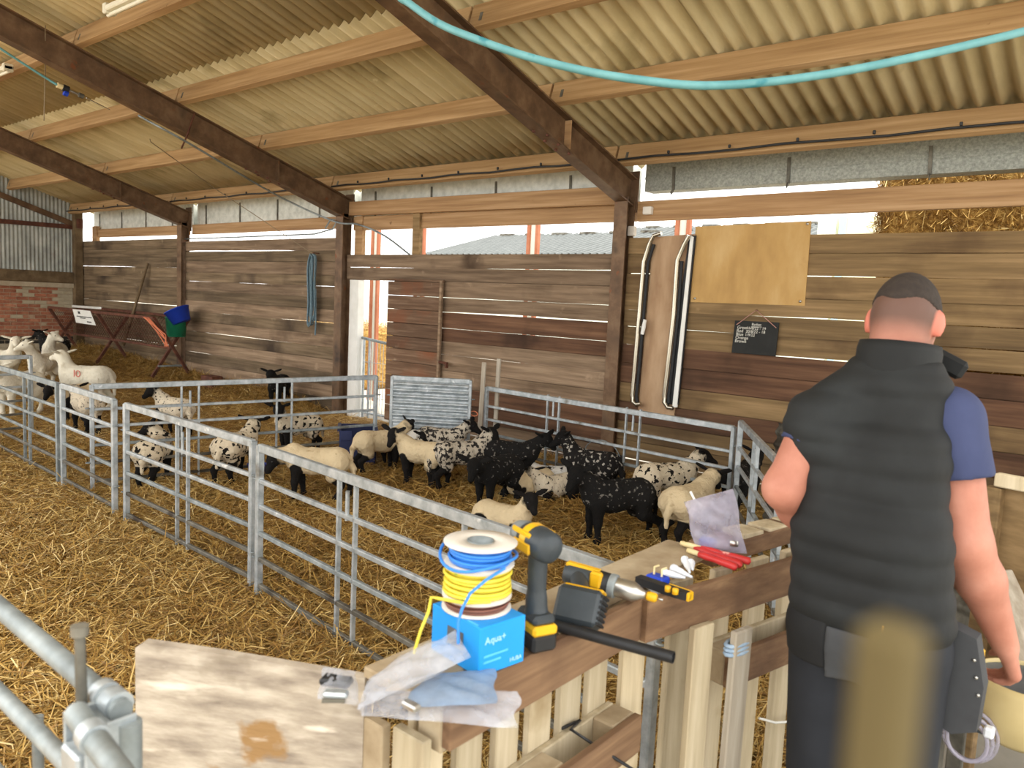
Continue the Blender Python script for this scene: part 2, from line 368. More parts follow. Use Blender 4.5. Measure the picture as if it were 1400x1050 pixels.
def straw_mat():
    mt = bpy.data.materials.new('straw'); MATS['straw'] = mt; mt.use_nodes = True; n, l = mt.node_tree.nodes, mt.node_tree.links; b = n['Principled BSDF']
    a = n.new('ShaderNodeAttribute'); a.attribute_name = 'tone'; r = n.new('ShaderNodeValToRGB'); l.new(a.outputs['Fac'], r.inputs[0]); e = r.color_ramp.elements
    e[0].position = 0; e[0].color = lin('#664a26'); e[1].position = 1; e[1].color = lin('#e2cd98')
    for p, c in ((.25, '#8a6630'), (.5, '#ac8846'), (.75, '#c8aa68')): q = e.new(p); q.color = lin(c)
    l.new(r.outputs[0], b.inputs['Base Color']); b.inputs['Roughness'].default_value = .55; b.inputs['Specular IOR Level'].default_value = .35
straw_mat()
def samp_floor(N):
    u = rs.uniform(0, 1, N*3)
    x = np.where(u < .45, rs.uniform(-6.6, -.97, N*3), rs.uniform(-18, -.97, N*3)); y = np.where(rs.uniform(0, 1, N*3) < .45, rs.uniform(-.2, 3.6, N*3), rs.uniform(-.2, 6.96, N*3))
    k = (y > -x*.18-.35) & ~((x < -14) & (y < 2.5)); x, y = x[k][:N], y[k][:N]
    patch = .5+.5*np.sin(x*1.9+np.sin(y*2.3))*np.sin(y*1.7+x*.6)
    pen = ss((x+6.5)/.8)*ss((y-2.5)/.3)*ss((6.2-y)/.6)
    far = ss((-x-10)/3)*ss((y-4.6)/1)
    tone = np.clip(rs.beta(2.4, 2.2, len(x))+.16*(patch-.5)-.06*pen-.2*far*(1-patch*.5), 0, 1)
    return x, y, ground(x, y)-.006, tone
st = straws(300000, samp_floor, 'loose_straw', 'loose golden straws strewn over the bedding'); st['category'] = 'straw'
# tufts of straw heaped along the wall
def samp_edge(N):
    x = rs.uniform(-17.75, -9.3, N); y = 6.95-np.abs(rs.normal(0, .22, N)); return x, y, ground(x, y), np.clip(rs.beta(2, 3, N), 0, 1)
st = straws(9000, samp_edge, 'straw_drift', 'drift of dull straw banked along the foot of the boards', tilt=.4); st['category'] = 'straw'

# ---------------------------------------------------------------- boarded wall, each plank its own piece
wall = struct('wall_back')
def plank(x0, x1, z0, z1, mt, y=WY, th=.03, g=0.0, parent=wall):
    dy = rnd.uniform(-.008, .006); n_ = max(8, int((x1-x0)/.16)); f1, f2, f3 = rnd.uniform(0, 6), rnd.uniform(0, 6), rnd.uniform(.5, 1.1)
    lower = []
    for i in range(n_+1):
        x = x0+(x1-x0)*i/n_
        e = (g*(.45+.75*math.sin(f3*x+f1)+.35*math.sin(2.9*x+f2))+rnd.uniform(-.0015, .0015)) if g > 0 else -.006
        lower.append((x, z0+min(max(e, -.006), 1.5*g)))
    ax = (V3((1, 0, 0)), V3((0, 0, 1)), V3((0, -1, 0)))
    if g > 0: return MB().prism(lower+[(x1, z1-.002), (x0, z1-.002)], th, (0, y+th/2+dy, 0), ax).build('plank', mt, parent)
    b = MB().prism([(x, z+.0135+rnd.uniform(-.0015, .0015)) for x, z in lower]+[(x1, z1-.002), (x0, z1-.002)], .018, (0, y+.009+dy, 0), ax)
    b.prism([(x0, z0-.008), (x1, z0-.008), (x1, z1-.002), (x0, z1-.002)], .012, (0, y+.024+dy, 0), ax); return b.build('plank', mt, parent)
def rows(x0, x1, zs, gaps, mts, **k):
    for i in range(len(zs)-1):
        plank(x0, x1, zs[i+1], zs[i], mts[i % len(mts)], g=gaps.get(i+1, 0), **k)
zr = [2.52, 2.347, 2.149, 1.946, 1.776, 1.602, 1.415, 1.215, 1.01, .81, .6, .4, .2, -.05]
rows(-4.36, XR, zr, {2: .006, 4: .011, 5: .008, 6: .015, 12: .01}, ['plank_right', 'plank_right', 'plank_right', 'plank_right', 'plank_right', 'plank_right', 'plank_dark', 'plank_dark', 'plank_right', 'plank_dark'])
zm = [2.356, 2.18, 2.012, 1.813, 1.63, 1.426, 1.261, 1.091, .89, .69, .49, .30, .12, -.05]
rows(-9.0, -4.5, zm[:3], {1: .010}, ['plank', 'plank'])
rows(-7.98, -4.5, zm[2:], {1: .003, 2: .012, 3: .002, 5: .002, 10: .014}, ['plank', 'plank', 'plank_dark', 'plank_dark', 'plank', 'plank', 'plank', 'plank_dark', 'plank_dark'])
zl2 = [2.60, 2.42, 2.25, 2.055, 1.90, 1.73, 1.56, 1.365, 1.19, 1.01, .83, .64, .45, .25, .05]
rows(-13.58, -9.16, zl2, {1: .012, 4: .006, 7: .007, 9: .005, 11: .004}, ['plank', 'plank_old', 'plank', 'plank_old'])
zl1 = [2.66, 2.475, 2.32, 2.136, 1.94, 1.76, 1.60, 1.435, 1.26, 1.08, .9, .7, .5, .3, .1]
rows(-18.1, -13.72, zl1, {3: .005, 7: .008, 11: .004}, ['plank_old'])
MB().box((-8.55, WY+.02, 1.0), (.012, .012, .012)).build('nail', 'rust', wall)

# gable end: brick below, corrugated iron above
gab = struct('wall_left', (XL, 5.5, 0))
def corr(y0, y1, z0, z1, pitch, amp, n=6):
    m = int((y1-y0)/pitch*n); ys = np.linspace(y0, y1, m+1); xo = amp*np.cos(2*math.pi*ys/pitch); v = []
    for k, (yy, xx) in enumerate(zip(ys, xo)):
        for z in (z0, z1): v.append((XL+xx, yy, z))
    return v, [(2*k, 2*k+2, 2*k+3, 2*k+1) for k in range(m)]
for k in range(6):
    y1 = 7.06-k*.7; zt = 3.374+TAN*(7.05-y1+.72)+.06
    v, f = corr(y1-.72, y1, 1.98, zt, .0762, .010); mk('corrugated_sheet', v, f, 'gable_sheet', gab, True)
MB().bar((XL+.06, 2.8, 2.89), (XL+.06, 7.05, 2.95), .05, .09).build('sheeting_rail', 'rust', gab)
MB().bar((XL+.06, 2.8, 4.35), (XL+.06, 6.95, 3.0), .05, .11, bev=.004).build('brace', 'brown_steel', gab)
MB().box((XL-.02, 5.0, 1.865), (.3, 4.2, .24), bev=.02).build('wall_plate', 'stick', gab)
MB().box((XL-.02, 5.0, 1.70), (.26, 4.2, .11), bev=.01).build('coping', 'mortar', gab)
MB().box((XL-.09, 5.0, .82), (.2, 4.2, 1.68)).build('mortar', 'mortar', gab)
bm = {}
for nm_, L in (('brick', .215), ('brick_black', .215), ('brick_pale', .215)):
    me = bpy.data.meshes.new('brick'); b = MB().box((0,0,0), (.1, L, .065), bev=.006); me.from_pydata(b.v, [], b.f); me.materials.append(MATS[nm_]); bm[nm_] = me
for r_ in range(19):
    z = .235+.075*r_; kind = 'brick_pale' if r_ < 3 else 'brick_black' if r_ < 5 else 'brick'
    for c_ in range(11):
        y = 6.96-.225*c_-(.1125 if r_ % 2 else 0)
        o = bpy.data.objects.new('brick', bm['brick_pale' if kind == 'brick' and (c_ < 2 and r_ > 12 or rnd.random() < .12) else kind]); C.objects.link(o); o.parent = gab
        o.location = (-.035+rnd.uniform(0, .012), y-5.5, z+.0375); o.rotation_euler = (0, rnd.uniform(-.02, .02), rnd.uniform(-.02, .02))

t = thing('corner_post', 'dark brown corner post where the boards meet the brick gable', 'post', (-18.03, 6.98, 0))
MB().box((-18.03, 6.985, 1.65), (.17, .16, 3.3), bev=.006).build('upright', 'stick', t); MB().box((-17.9, 6.985, 3.02), (.10, .1, .2), bev=.01).build('bracket', 'rust', t)
# ---------------------------------------------------------------- roof sheets
ceil = struct('ceiling', (-8, 3, 3.3))
def roof_sheet(x0, x1, y0, y1, lift):
    pitch, amp, n = .146, .033, 8; m = int(round((x1-x0)/pitch*n)); xs = np.linspace(x0, x1, m+1)
    hz = amp*np.cos(2*math.pi*xs/pitch); v = []
    for t in (0, .007):
        for yy in (y0, y1):
            for k in range(m+1): p = np.array([xs[k], yy, 3.374+TAN*(7.05-yy)+.038+lift])+SN*(hz[k]+t); v.append(p)
    w_ = m+1; f = [(k, k+1, w_+k+1, w_+k) for k in range(m)]+[(2*w_+k, 3*w_+k, 3*w_+k+1, 2*w_+k+1) for k in range(m)]
    f += [(k, 2*w_+k, 2*w_+k+1, k+1) for k in range(m)]+[(w_+k, w_+k+1, 3*w_+k+1, 3*w_+k) for k in range(m)]
    mk('roof_sheet', v, f, 'roof_sheet', ceil, True)
for c_ in range(20):
    x0 = -18.25+c_*1.022
    for r_, (ya, yb) in enumerate(((7.40, 4.50), (4.66, 1.72), (1.88, -1.6))):
        roof_sheet(x0, x0+1.022+.05, ya, yb, .012*(r_)+.003*(c_ % 2))

# ---------------------------------------------------------------- steel frames
def ibeam(mb, p0, p1, up, wd, dp, tf=.014, tw=.010):
    p0, p1, up = V3(p0), V3(p1), V3(up)
    mb.bar(p0+up*(dp-tf)/2, p1+up*(dp-tf)/2, wd, tf, up); mb.bar(p0-up*(dp-tf)/2, p1-up*(dp-tf)/2, wd, tf, up); mb.bar(p0, p1, tw, dp-2*tf, up)
frame_lab = ['brown steel roof frame nearest the chrome-barred panel, carried on a wide post', 'brown steel roof frame on the post beside the open doorway', 'brown steel roof frame on the post behind the green and blue buckets']
for k, X in enumerate(FR):
    t = thing('steel_frame', frame_lab[k], 'steel frame', (X, 7.08, 0), 'steel roof frames')
    b = MB(); D = .29
    zc = lambda y: 2.872+TAN*(7.03-y)+D/2/math.cos(ANG)
    ibeam(b, (X, 7.16, zc(7.16)), (X, -1.6, zc(-1.6)), SN, .15, D); b.build('rafter', 'brown_steel', t)
    b = MB(); ibeam(b, (X, 7.07, -.02), (X, 7.07, 2.93), (0, 1, 0), .155, .16); b.build('post', 'brown_steel', t)
    MB().box((X, 7.17, 3.0), (.18, .02, .42)).build('end_plate', 'brown_steel', t)
    for sx in (-1, 1):
        y0 = 5.95; MB().bar((X+sx*.04, y0, zc(y0)-.13), (X+sx*.04, y0, zc(y0)+.13), .07, .012, (0, 1, 0)).build('stiffener', 'lintel' if k == 0 else 'brown_steel', t)
    for j in range(6):
        yb = 5.55+.085*j; MB().lathe([(0, -.02), (.016, -.02), (.016, 0), (0, 0)], (X+(.045 if j % 2 else -.045), yb, zc(yb)-D/2-.001), n=6, smooth=False).build('bolt', 'rust', t)
# ---------------------------------------------------------------- purlins
bays = [(FR[0], XR), (FR[1], FR[0]), (FR[2], FR[1]), (XL, FR[2])]
bay_n = ['above the plywood panel', 'above the clerestory and door', 'above the coiled rope', 'beside the brick gable']
pur_y = [6.86, 5.72, 4.63, 3.52, 2.40, 1.28]
for bi, (xa, xb) in enumerate(bays):
    for pi, y in enumerate(pur_y):
        g = .012 if bi < 3 else .04
        c0 = V3((xa+g, y, 3.165+TAN*(7.05-y)))+SN*.103; c1 = V3((xb-.012, y, 3.165+TAN*(7.05-y)))+SN*.103
        lab = ('pale timber eaves purlin carrying a black cable %s' % bay_n[bi]) if pi == 0 else 'thick pale timber purlin, %s one up from the eaves purlin, %s' % (('first', 'second', 'third', 'fourth', 'fifth')[pi-1], bay_n[bi])
        t = thing('timber_purlin', lab, 'purlin', (xa, y, c0[2]-.1), 'timber roof purlins')
        MB().bar(c0, c1, .075, .2, SN, bev=.004).build('beam', 'purlin', t)
        MB().bar(c0+V3((.10, 0, 0))-SN*.02-SU*(-.0), c0+V3((.13, 0, 0))-SN*.02, .08, .07, SN).build('cleat', 'galv_dark', t)
# cable clipped to the eaves purlin
for bi, (xa, xb) in enumerate(bays):
    yy = 6.86-.055; zz = 3.165+TAN*(7.05-6.86)+.045
    t = thing('electric_cable', 'black cable clipped along the eaves purlin %s' % bay_n[bi], 'cable', (xa, yy, zz-.01), 'eaves cables')
    n_ = 14; pts = [(xa+.05+(xb-xa-.1)*i/n_, yy-.004, zz+.008*math.sin(i*1.9)) for i in range(n_+1)]
    MB().tube(pts, .011, 8).build('wire', 'cable_black', t)
    for i in range(1, int((xb-xa)/.62)):
        x = xa+.62*i; MB().box((x, yy-.006, zz+.03), (.022, .02, .03), bev=.004).build('clip', 'cable_black', t)

# ---------------------------------------------------------------- clerestory timbers and gutter
def beam_thing(name, label, cat, p0, p1, wd, ht, mt, group=None):
    return tag(MB().bar(p0, p1, wd, ht, bev=.004).build(name, mt), label, cat, group)
beam_thing('timber_rail', 'heavy timber rail crossing the bright opening above the plywood panel', 'beam', (-4.34, 7.2, 2.80), (XR, 7.2, 2.835), .06, .205, 'lintel')
beam_thing('timber_rail', 'upper timber rail of the clerestory over the boarded door', 'beam', (-9.0, 7.12, 3.0), (-4.52, 7.12, 2.965), .06, .19, 'lintel')
beam_thing('timber_rail', 'lower set-back timber rail of the clerestory over the boarded door', 'beam', (-9.0, 7.2, 2.80), (-4.36, 7.2, 2.795), .05, .19, 'lintel')
beam_thing('timber_rail', 'timber rail above the boards where the rope hangs', 'beam', (-13.57, 7.22, 2.82), (-9.16, 7.22, 2.83), .06, .17, 'lintel')
beam_thing('timber_rail', 'timber rail above the boards behind the hay rack', 'beam', (-17.5, 7.22, 2.83), (-13.73, 7.22, 2.82), .06, .17, 'lintel')
beam_thing('timber_stud', 'square timber stud standing between boards and clerestory rail', 'beam', (-7.66, 7.17, 2.36), (-7.66, 7.17, 2.9), .13, .07, 'plank_right')
beam_thing('timber_stud', 'pale timber stud beside the steel post over the doorway', 'beam', (-8.86, 7.19, 2.36), (-8.86, 7.19, 2.9), .16, .07, 'lintel')
beam_thing('timber_stud', 'short pale timber stud at the gable corner', 'beam', (-17.62, 7.2, 2.66), (-17.62, 7.2, 2.98), .2, .08, 'lintel')
GY_ = 7.30
for bi, (xa, xb, mt_) in enumerate(((-4.34, XR, 'gutter_grey'), (-8.98, -4.5, 'gutter_pale'), (-13.57, -9.16, 'gutter_pale'), (-17.95, -13.73, 'gutter_pale'))):
    zb, zt = (3.02, 3.30) if bi == 0 else (2.9, 3.30)
    t = thing('gutter', 'long %s eaves gutter on straps %s' % ('speckled grey' if bi == 0 else 'pale', bay_n[bi]), 'gutter', (xa, GY_, zb), 'eaves gutters')
    b = MB(); b.box(((xa+xb)/2, GY_, (zb+zt)/2), (xb-xa, .012, zt-zb)); b.box(((xa+xb)/2, GY_+.09, zb+.006), (xb-xa, .18, .012)); b.box(((xa+xb)/2, GY_+.18, (zb+zt)/2), (xb-xa, .012, zt-zb))
    b.box(((xa+xb)/2, GY_-.008, zb+.135), (xb-xa, .012, .025)); b.build('trough', mt_, t)
    n_ = 5 if bi == 0 else 4
    for i in range(n_):
        x = xa+(xb-xa)*(i+.28)/n_
        q = MB(); q.bar((x, GY_-.014, zt-.05), (x+.01, GY_-.018, zb-.01), .03, .008, (0, 1, 0)); q.bar((x+.01, GY_-.018, zb-.01), (x+.03, GY_-.1, zb-.05), .03, .008, (1, 0, 0)); q.build('strap', 'galv_dark', t)

# ---------------------------------------------------------------- doorway
dr = struct('door_1', (-7.53, 7.0, .05))
zd = [2.0, 1.815, 1.635, 1.455, 1.275, 1.11, .94, .75, .55, .34, .12]
for i in range(len(zd)-1):
    MB().bar((-8.04, 7.03, (zd[i]+zd[i+1])/2), (-7.06, 7.03, (zd[i]+zd[i+1])/2), .026, zd[i]-zd[i+1]-.006, bev=.004).build('plank', 'door_plank', dr)
MB().bar((-7.03, 7.02, .1), (-7.03, 7.02, 2.02), .04, .04, (1, 0, 0), bev=.004).build('stile', 'plank', dr)
MB().bar((-8.06, 7.03, 2.02), (-7.0, 7.03, 2.015), .03, .03, bev=.003).build('top_rail', 'door_plank', dr)
q = MB(); q.bar((-7.01, 7.0, 1.0), (-6.86, 7.0, .99), .015, .03); q.box((-6.86, 6.99, .97), (.03, .03, .07)); q.build('latch', 'rust', dr)
jm = tag(MB().box((-8.86, 7.16, 1.0), (.19, .12, 2.04), bev=.006).build('door_post', 'paper'), 'whitewashed timber door post lit by daylight beside the steel post', 'post')
MB().box((-8.90, 7.09, 1.68), (.1, .02, .24)).build('metal_plate', 'rust', jm) if False else None
# small wire gate standing in the doorway
t = thing('wire_gate', 'small steel gate with vertical wires standing in the open doorway', 'gate', (-8.4, 7.2, 0))
for x in (-8.72, -8.60, -8.03): MB().tube([(x, 7.2, .05), (x, 7.2, 1.18)], .017, 8).build('upright', 'galv', t)
MB().tube([(-8.78, 7.2, 1.19), (-8.0, 7.2, 1.12)], .02, 8).build('top_rail', 'galv_dull', t)
MB().tube([(-8.72, 7.2, .12), (-8.03, 7.2, .12)], .014, 8).build('bottom_rail', 'galv', t)
for i in range(9):
    x = -8.55+.062*i; MB().tube([(x, 7.2, .12), (x, 7.2, 1.15)], .004, 6).build('wire', 'galv', t)
for z in (.35, .6, .85): MB().tube([(-8.72, 7.2, z), (-8.03, 7.2, z)], .004, 6).build('wire', 'galv', t)

# ---------------------------------------------------------------- outside: stanchions, bales, far barn
def stanchion(x, y, lab, h=3.2):
    t = thing('outdoor_post', lab, 'post', (x, y, -.15), 'orange steel posts outside')
    MB().box((x-.08, y, h/2-.1), (.05, .06, h)).build('flange', 'orange_primer', t); MB().box((x+.08, y, h/2-.1), (.05, .06, h)).build('flange', 'orange_primer', t)
    MB().box((x, y+.02, h/2-.1), (.12, .02, h)).build('web', 'far_wall', t)
for (px, lab) in ((514, 'orange steel post outside the open doorway'), (729, 'orange steel post outside behind the clerestory middle'), (933, 'orange steel post outside above the chrome-barred panel'), (575, 'orange steel post outside beside the clerestory stud')):
    p = at_y(px, 330, 9.2); stanchion(p[0], 9.2, lab)
def bale(cx, cy, z0, sx, sy, sz, lab, n):
    t = thing('straw_bale', lab, 'straw bale', (cx, cy, z0), 'straw bales outside')
    b = MB().box((cx, cy, z0+sz/2), (sx, sy, sz), bev=.09); b.build('bale_core', MATS['straw_bed'], t)
    def sm(N):
        u = rs.uniform(0, 1, N); x = rs.uniform(-.5, .5, N)*sx; y = rs.uniform(-.5, .5, N)*sy; z = rs.uniform(0, 1, N)*sz
        face = rs.randint(0, 3, N); y = np.where(face == 0, -sy/2-.01, y); x = np.where(face == 1, -sx/2-.01, x); z = np.where(face == 2, sz, z)
        return cx+x, cy+y, z0+z, np.clip(rs.beta(2.2, 2.2, N), 0, 1)
    straws(n, sm, 'straw_surface', None, t, lmin=.08, lmax=.3, tilt=.7, wmin=.004, wmax=.008)
p = at_y(1200, 300, 7.9); bx = p[0]
bale(bx+1.3, 8.55, 2.35, 2.6, 1.25, .95, 'straw bale on top of the stack outside the right-hand opening', 9000)
bale(bx+1.3, 8.55, 1.35, 2.6, 1.25, .98, 'straw bale in the middle of the stack outside the wall', 1200)
bale(bx+1.3, 8.55, .3, 2.6, 1.25, 1.03, 'lowest straw bale of the stack outside the wall', 1200)
p = at_y(490, 500, 10.5); bale(p[0]-.9, 10.9, -.15, 2.6, 1.2, 1.25, 'straw bale lying outside the open doorway', 5000)
# far barn with ribbed roof
t = thing('far_barn', 'distant grey barn with ribbed roof and ridge vents seen through the clerestory', 'barn', (-19, 27, -.15), None)
def far_roof(x0, x1, y0, z0, y1, z1, nm_):
    n_ = int((x1-x0)/.32); v = []; f = []
    for k in range(n_):
        a = x0+k*.32; b_ = len(v)
        for xx, hh in ((a, 0), (a+.08, .16), (a+.16, .16), (a+.24, 0)):
            v += [(xx, y0, z0+hh), (xx, y1, z1+hh)]
        f += [(b_+2*q, b_+2*q+2, b_+2*q+3, b_+2*q+1) for q in range(3)]
        if k < n_-1: f.append((b_+6, b_+8, b_+9, b_+7))
    mk(nm_, v, f, 'far_roof', t)
far_roof(-25.5, -8, 24, 3.55, 29, 4.85, 'roof'); far_roof(-20.5, -6, 30, 4.6, 34, 5.6, 'rear_roof')
MB().box((-17, 27, 1.7), (17, 5.6, 3.7)).build('wall', 'far_wall', t); MB().box((-13, 32, 2.1), (15, 3.8, 4.6)).build('rear_wall', 'far_wall', t)
for i in range(11): MB().box((-24.5+1.55*i, 28.9, 4.96), (.75, .5, .1)).build('ridge_vent', 'galv_dark', t)
for i in range(9): MB().box((-19.5+1.5*i, 33.9, 5.72), (.7, .5, .1)).build('ridge_vent', 'galv_dark', t)
p0 = at_y(1128, 310, 16); p1 = at_y(1205, 310, 16)
t = thing('pale_shed', 'pale clad shed with a blue upright seen beside the straw bale', 'shed', (p0[0]+1, 17, -.15))
MB().box((p0[0]+1.2, 17, 1.8), (2.4, 2, 3.9)).build('cladding', 'far_cream', t)
q = at_y(1152, 310, 15.95); MB().box((q[0], 15.95, 1.8), (.12, .06, 3.9)).build('blue_upright', 'far_blue', t); MB().box((q[0]-.3, 15.97, 1.8), (.35, .06, 3.9)).build('pale_panel', 'far_wall', t)
# ================================================================ SHEEP HURDLES
RZ = [.905, .71, .56, .40, .245, .085]
def hurdle(label, a, b, stays=(.5,), zs=RZ, ht=.92, sheet=False, name='sheep_hurdle', za=None, zb=None, pin=True, dull=False):
    a, b = V3(a), V3(b); za = gz(*a) if za is None else za; zb = gz(*b) if zb is None else zb
    A = V3((a[0], a[1], za)); B = V3((b[0], b[1], zb)); d = unit(B-A); up = V3((0, 0, 1))
    t = thing(name, label, 'hurdle', A, 'galvanised sheep hurdles'); G = 'galv_dull' if dull else 'galv'
    for P in (A, B): MB().bar(P-up*.02, P+up*ht, .042, .034, d, bev=.005).build('post', G, t)
    for i, z in enumerate(zs):
        h = .048 if i == 0 else .026
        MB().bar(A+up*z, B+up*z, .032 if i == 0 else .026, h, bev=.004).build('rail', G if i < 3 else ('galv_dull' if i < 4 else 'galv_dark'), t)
    L = np.linalg.norm(B-A)
    for s in stays:
        for o in (-.075, .075):
            P = A+(B-A)*s+d*o; MB().bar(P+up*.05, P+up*.89, .026, .016, d, bev=.003).build('stay', G, t)
        if pin:
            P = A+(B-A)*s; MB().tube([P+up*.69, P+up*.84], .011, 8).build('pin', G, t)
    for P, sg in ((A, 1), (B, -1)):
        for z in (.72, .25):
            q = P+up*z-d*sg*.03; n_ = 10
            MB().tube([q+d*.02*math.cos(2*math.pi*i/n_)+np.cross(d, up)*.022*math.sin(2*math.pi*i/n_) for i in range(n_)], .005, 6, closed=True).build('hook_ring', 'galv_dull', t)
    if sheet:
        n_ = 12*8; v = []
        sd = np.cross(d, up)
        for k in range(n_+1):
            z = .1+.78*k/n_; off = .014*math.cos(2*math.pi*k/8)
            for e in (.02, .98): v.append(A+(B-A)*e+up*z-sd*(off-.02 if sheet == 1 else off+.02))
        mk('corrugated_sheet', v, [(2*k, 2*k+1, 2*k+3, 2*k+2) for k in range(n_)], 'galv' if not dull else 'galv_dark', t, True)
    return t
hurdle('six-rail hurdle running up to the pallet barrier behind the cable reels', (-3.93, 2.50), (-1.17, 2.21), (.335, .68))
hurdle('six-rail hurdle between the two front post pairs before the spotted lambs', (-5.80, 2.57), (-4.06, 2.535), (.5,))
hurdle('short narrow hurdle joining the two left front post pairs', (-7.27, 2.68), (-6.07, 2.60), ())
hurdle('long weathered hurdle leading off toward the white sheep', (-10.2, 2.80), (-7.43, 2.70), (.32, .7), dull=True, pin=False)
hurdle('hurdle dividing the lamb pen from the bright straw by the doorway', (-6.92, 2.78), (-6.28, 5.36), (.30, .63))
hurdle('hurdle clad in corrugated iron at the back of the lamb pen', (-6.12, 5.44), (-5.46, 5.93), (), sheet=1, za=.05, zb=.05)
hurdle('long back hurdle in front of the boarded wall and black bucket', (-5.38, 6.10), (-2.52, 5.83), (.33, .66), za=.03, zb=.03, ht=.87, zs=[.855, .67, .53, .38, .235, .085])
hurdle('side hurdle slanting from the back corner toward the pallets', (-2.45, 5.79), (-1.38, 4.06), (.36, .8), za=.04, zb=.02)
hurdle('hurdle standing across the pen among the white sheep', (-10.03, 3.36), (-10.0, 1.4), (.6,), pin=False)
# dark corrugated iron sheet leaning behind the side hurdle
v = []; n_ = 60
A = V3((-2.30, 6.0, .05)); B = V3((-.55, 4.55, .05))
for k in range(n_+1):
    z = .9*k/n_; off = .014*math.cos(2*math.pi*k/6.5)
    for P in (A, B): v.append(P+V3((.05*z+off*.6, .05*z+off*.7, z)))
v2 = [p+V3((.004, .004, 0)) for p in v]; m_ = len(v)
f = [(2*k, 2*k+1, 2*k+3, 2*k+2) for k in range(n_)]+[(m_+2*k, m_+2*k+2, m_+2*k+3, m_+2*k+1) for k in range(n_)]
sh = tag(mk('iron_sheet', v+v2, f, 'galv_dark', None, True), 'dark corrugated iron sheet standing behind the side hurdle', 'metal sheet')
# weathered stakes beside the iron-clad hurdle
for (x, y, dx, h, lab) in ((-5.40, 6.02, .02, 1.16, 'thin grey stake tied at the end of the iron-clad hurdle'), (-5.30, 6.16, .0, 1.2, 'second grey stake leaning behind the hurdle joint')):
    tag(MB().bar((x, y, .0), (x+dx, y+.02, h), .05, .022, (0, 1, 0), bev=.004).build('wooden_stake', 'weathered_grey'), lab, 'stake')
tag(MB().tube([(-5.43+.05*math.cos(a), 5.97, .62+.025*math.sin(a)) for a in np.linspace(0, 2*math.pi, 14)[:-1]], .005, 6, closed=True).build('twine_loop', 'twine_orange'), 'loop of orange twine by the grey stakes', 'twine')

# ================================================================ HAY RACK
t = thing('hay_rack', 'rusty steel hay rack with crossed legs against the far boards', 'hay rack', (-15.5, 6.6, .2))
xs_ = (-17.75, -15.45, -13.15); yf, yr, zt = 6.30, 6.92, 1.24
for (y, z) in ((yf, zt), (yr, zt+.02)): MB().bar((xs_[0], y, z), (xs_[2], y, z), .05, .05, bev=.005).build('top_rail', 'rust', t)
for x in xs_:
    MB().bar((x, yf, zt), (x+.12, yr-.02, .22), .05, .05, (1, 0, 0), bev=.005).build('leg', 'rust', t); MB().bar((x, yr, zt), (x-.12, yf+.02, .22), .05, .05, (1, 0, 0), bev=.005).build('leg', 'rust', t)
MB().bar((xs_[0], 6.61, .72), (xs_[2], 6.61, .72), .05, .04).build('keel_rail', 'rust', t)
MB().bar((xs_[2]+.02, yf+.06, .42), (xs_[2]+.02, yr-.06, .42), .03, .03).build('foot_brace', 'galv_dull', t)
for side, yt in ((0, yf), (1, yr)):
    b = MB()
    for i in range(44):
        x = xs_[0]+.06+(xs_[2]-xs_[0]-.12)*i/43; b.tube([(x, yt, zt-.02), (x, 6.61+(.02 if side else -.02), .73)], .004, 4, caps=False)
    for z in np.linspace(.85, 1.15, 4):
        y = 6.61+(yt-6.61)*(z-.72)/(zt-.72); b.tube([(xs_[0], y, z), (xs_[2], y, z)], .004, 4, caps=False)
    b.build('wire_mesh', 'rust', t)
v = [at_y(99, 422.5, 6.24), at_y(123, 425, 6.24), at_y(131, 445, 6.33), at_y(104, 441, 6.33)]
sg = thing('paper_sign', 'white printed sheet fixed to the hay rack mesh', 'sign', np.min(v, 0))
mk('sheet', list(v)+[p+V3((0, .004, 0)) for p in v], [(0,3,2,1),(4,5,6,7),(0,1,5,4),(1,2,6,5),(2,3,7,6),(3,0,4,7)], 'paper', sg)
for (u0, u1, w0, w1) in ((.28, .4, .12, .3), (.15, .95, .46, .52), (.3, .6, .56, .62), (.62, .85, .78, .86)):
    P = lambda u, w_: v[0]*(1-u)*(1-w_)+v[1]*u*(1-w_)+v[2]*u*w_+v[3]*(1-u)*w_+V3((0, -.004, 0))
    mk('printed_line', [P(u0, w0), P(u1, w0), P(u1, w1), P(u0, w1)], [(0, 3, 2, 1)], 'ink', sg)
tag(MB().bar(at_y(99, 418.5, 6.9), at_y(139, 421.5, 6.9), .03, .05, bev=.004).build('white_batten', 'paper'), 'white batten lying along the rear rail of the hay rack', 'batten')
# buckets hung on the rack
def bucket(t, o, r0, r1, h, mt, ax=None, n=24, th=.004):
    MB().lathe([(0, 0), (r0, 0), (r1, h), (r1+.008, h), (r1+.008, h-.012), (r1, h-.014), (r1-th, h-.004), (r0-th, .006), (0, .006)], o, ax, n).build('body', mt, t)
p = at_y(241, 447, 6.75)
t = thing('green_bucket', 'green plastic bucket stacked under the blue one on the rack end', 'bucket', p+V3((0, 0, -.17)), 'buckets on the hay rack')
bucket(t, p+V3((0, 0, -.17)), .15, .18, .34, 'green_plastic', (V3((1, .1, -.0)), V3((-.1, 1, 0)), V3((.0, 0, 1))))
p2 = at_y(245, 432, 6.72)
tz = unit((-.35, -.25, .9)); tx = unit(np.cross((0, 1, 0), tz)); ty = np.cross(tz, tx)
t = thing('blue_bucket', 'blue plastic bucket tipped into the green bucket on the rack', 'bucket', p2-tz*.14, 'buckets on the hay rack')
bucket(t, p2-tz*.12, .15, .21, .24, 'blue_plastic', (tx, ty, tz))
t = thing('orange_twine', 'tangle of orange baler twine hanging from the hay rack front', 'twine', at_y(226, 470, 6.24))
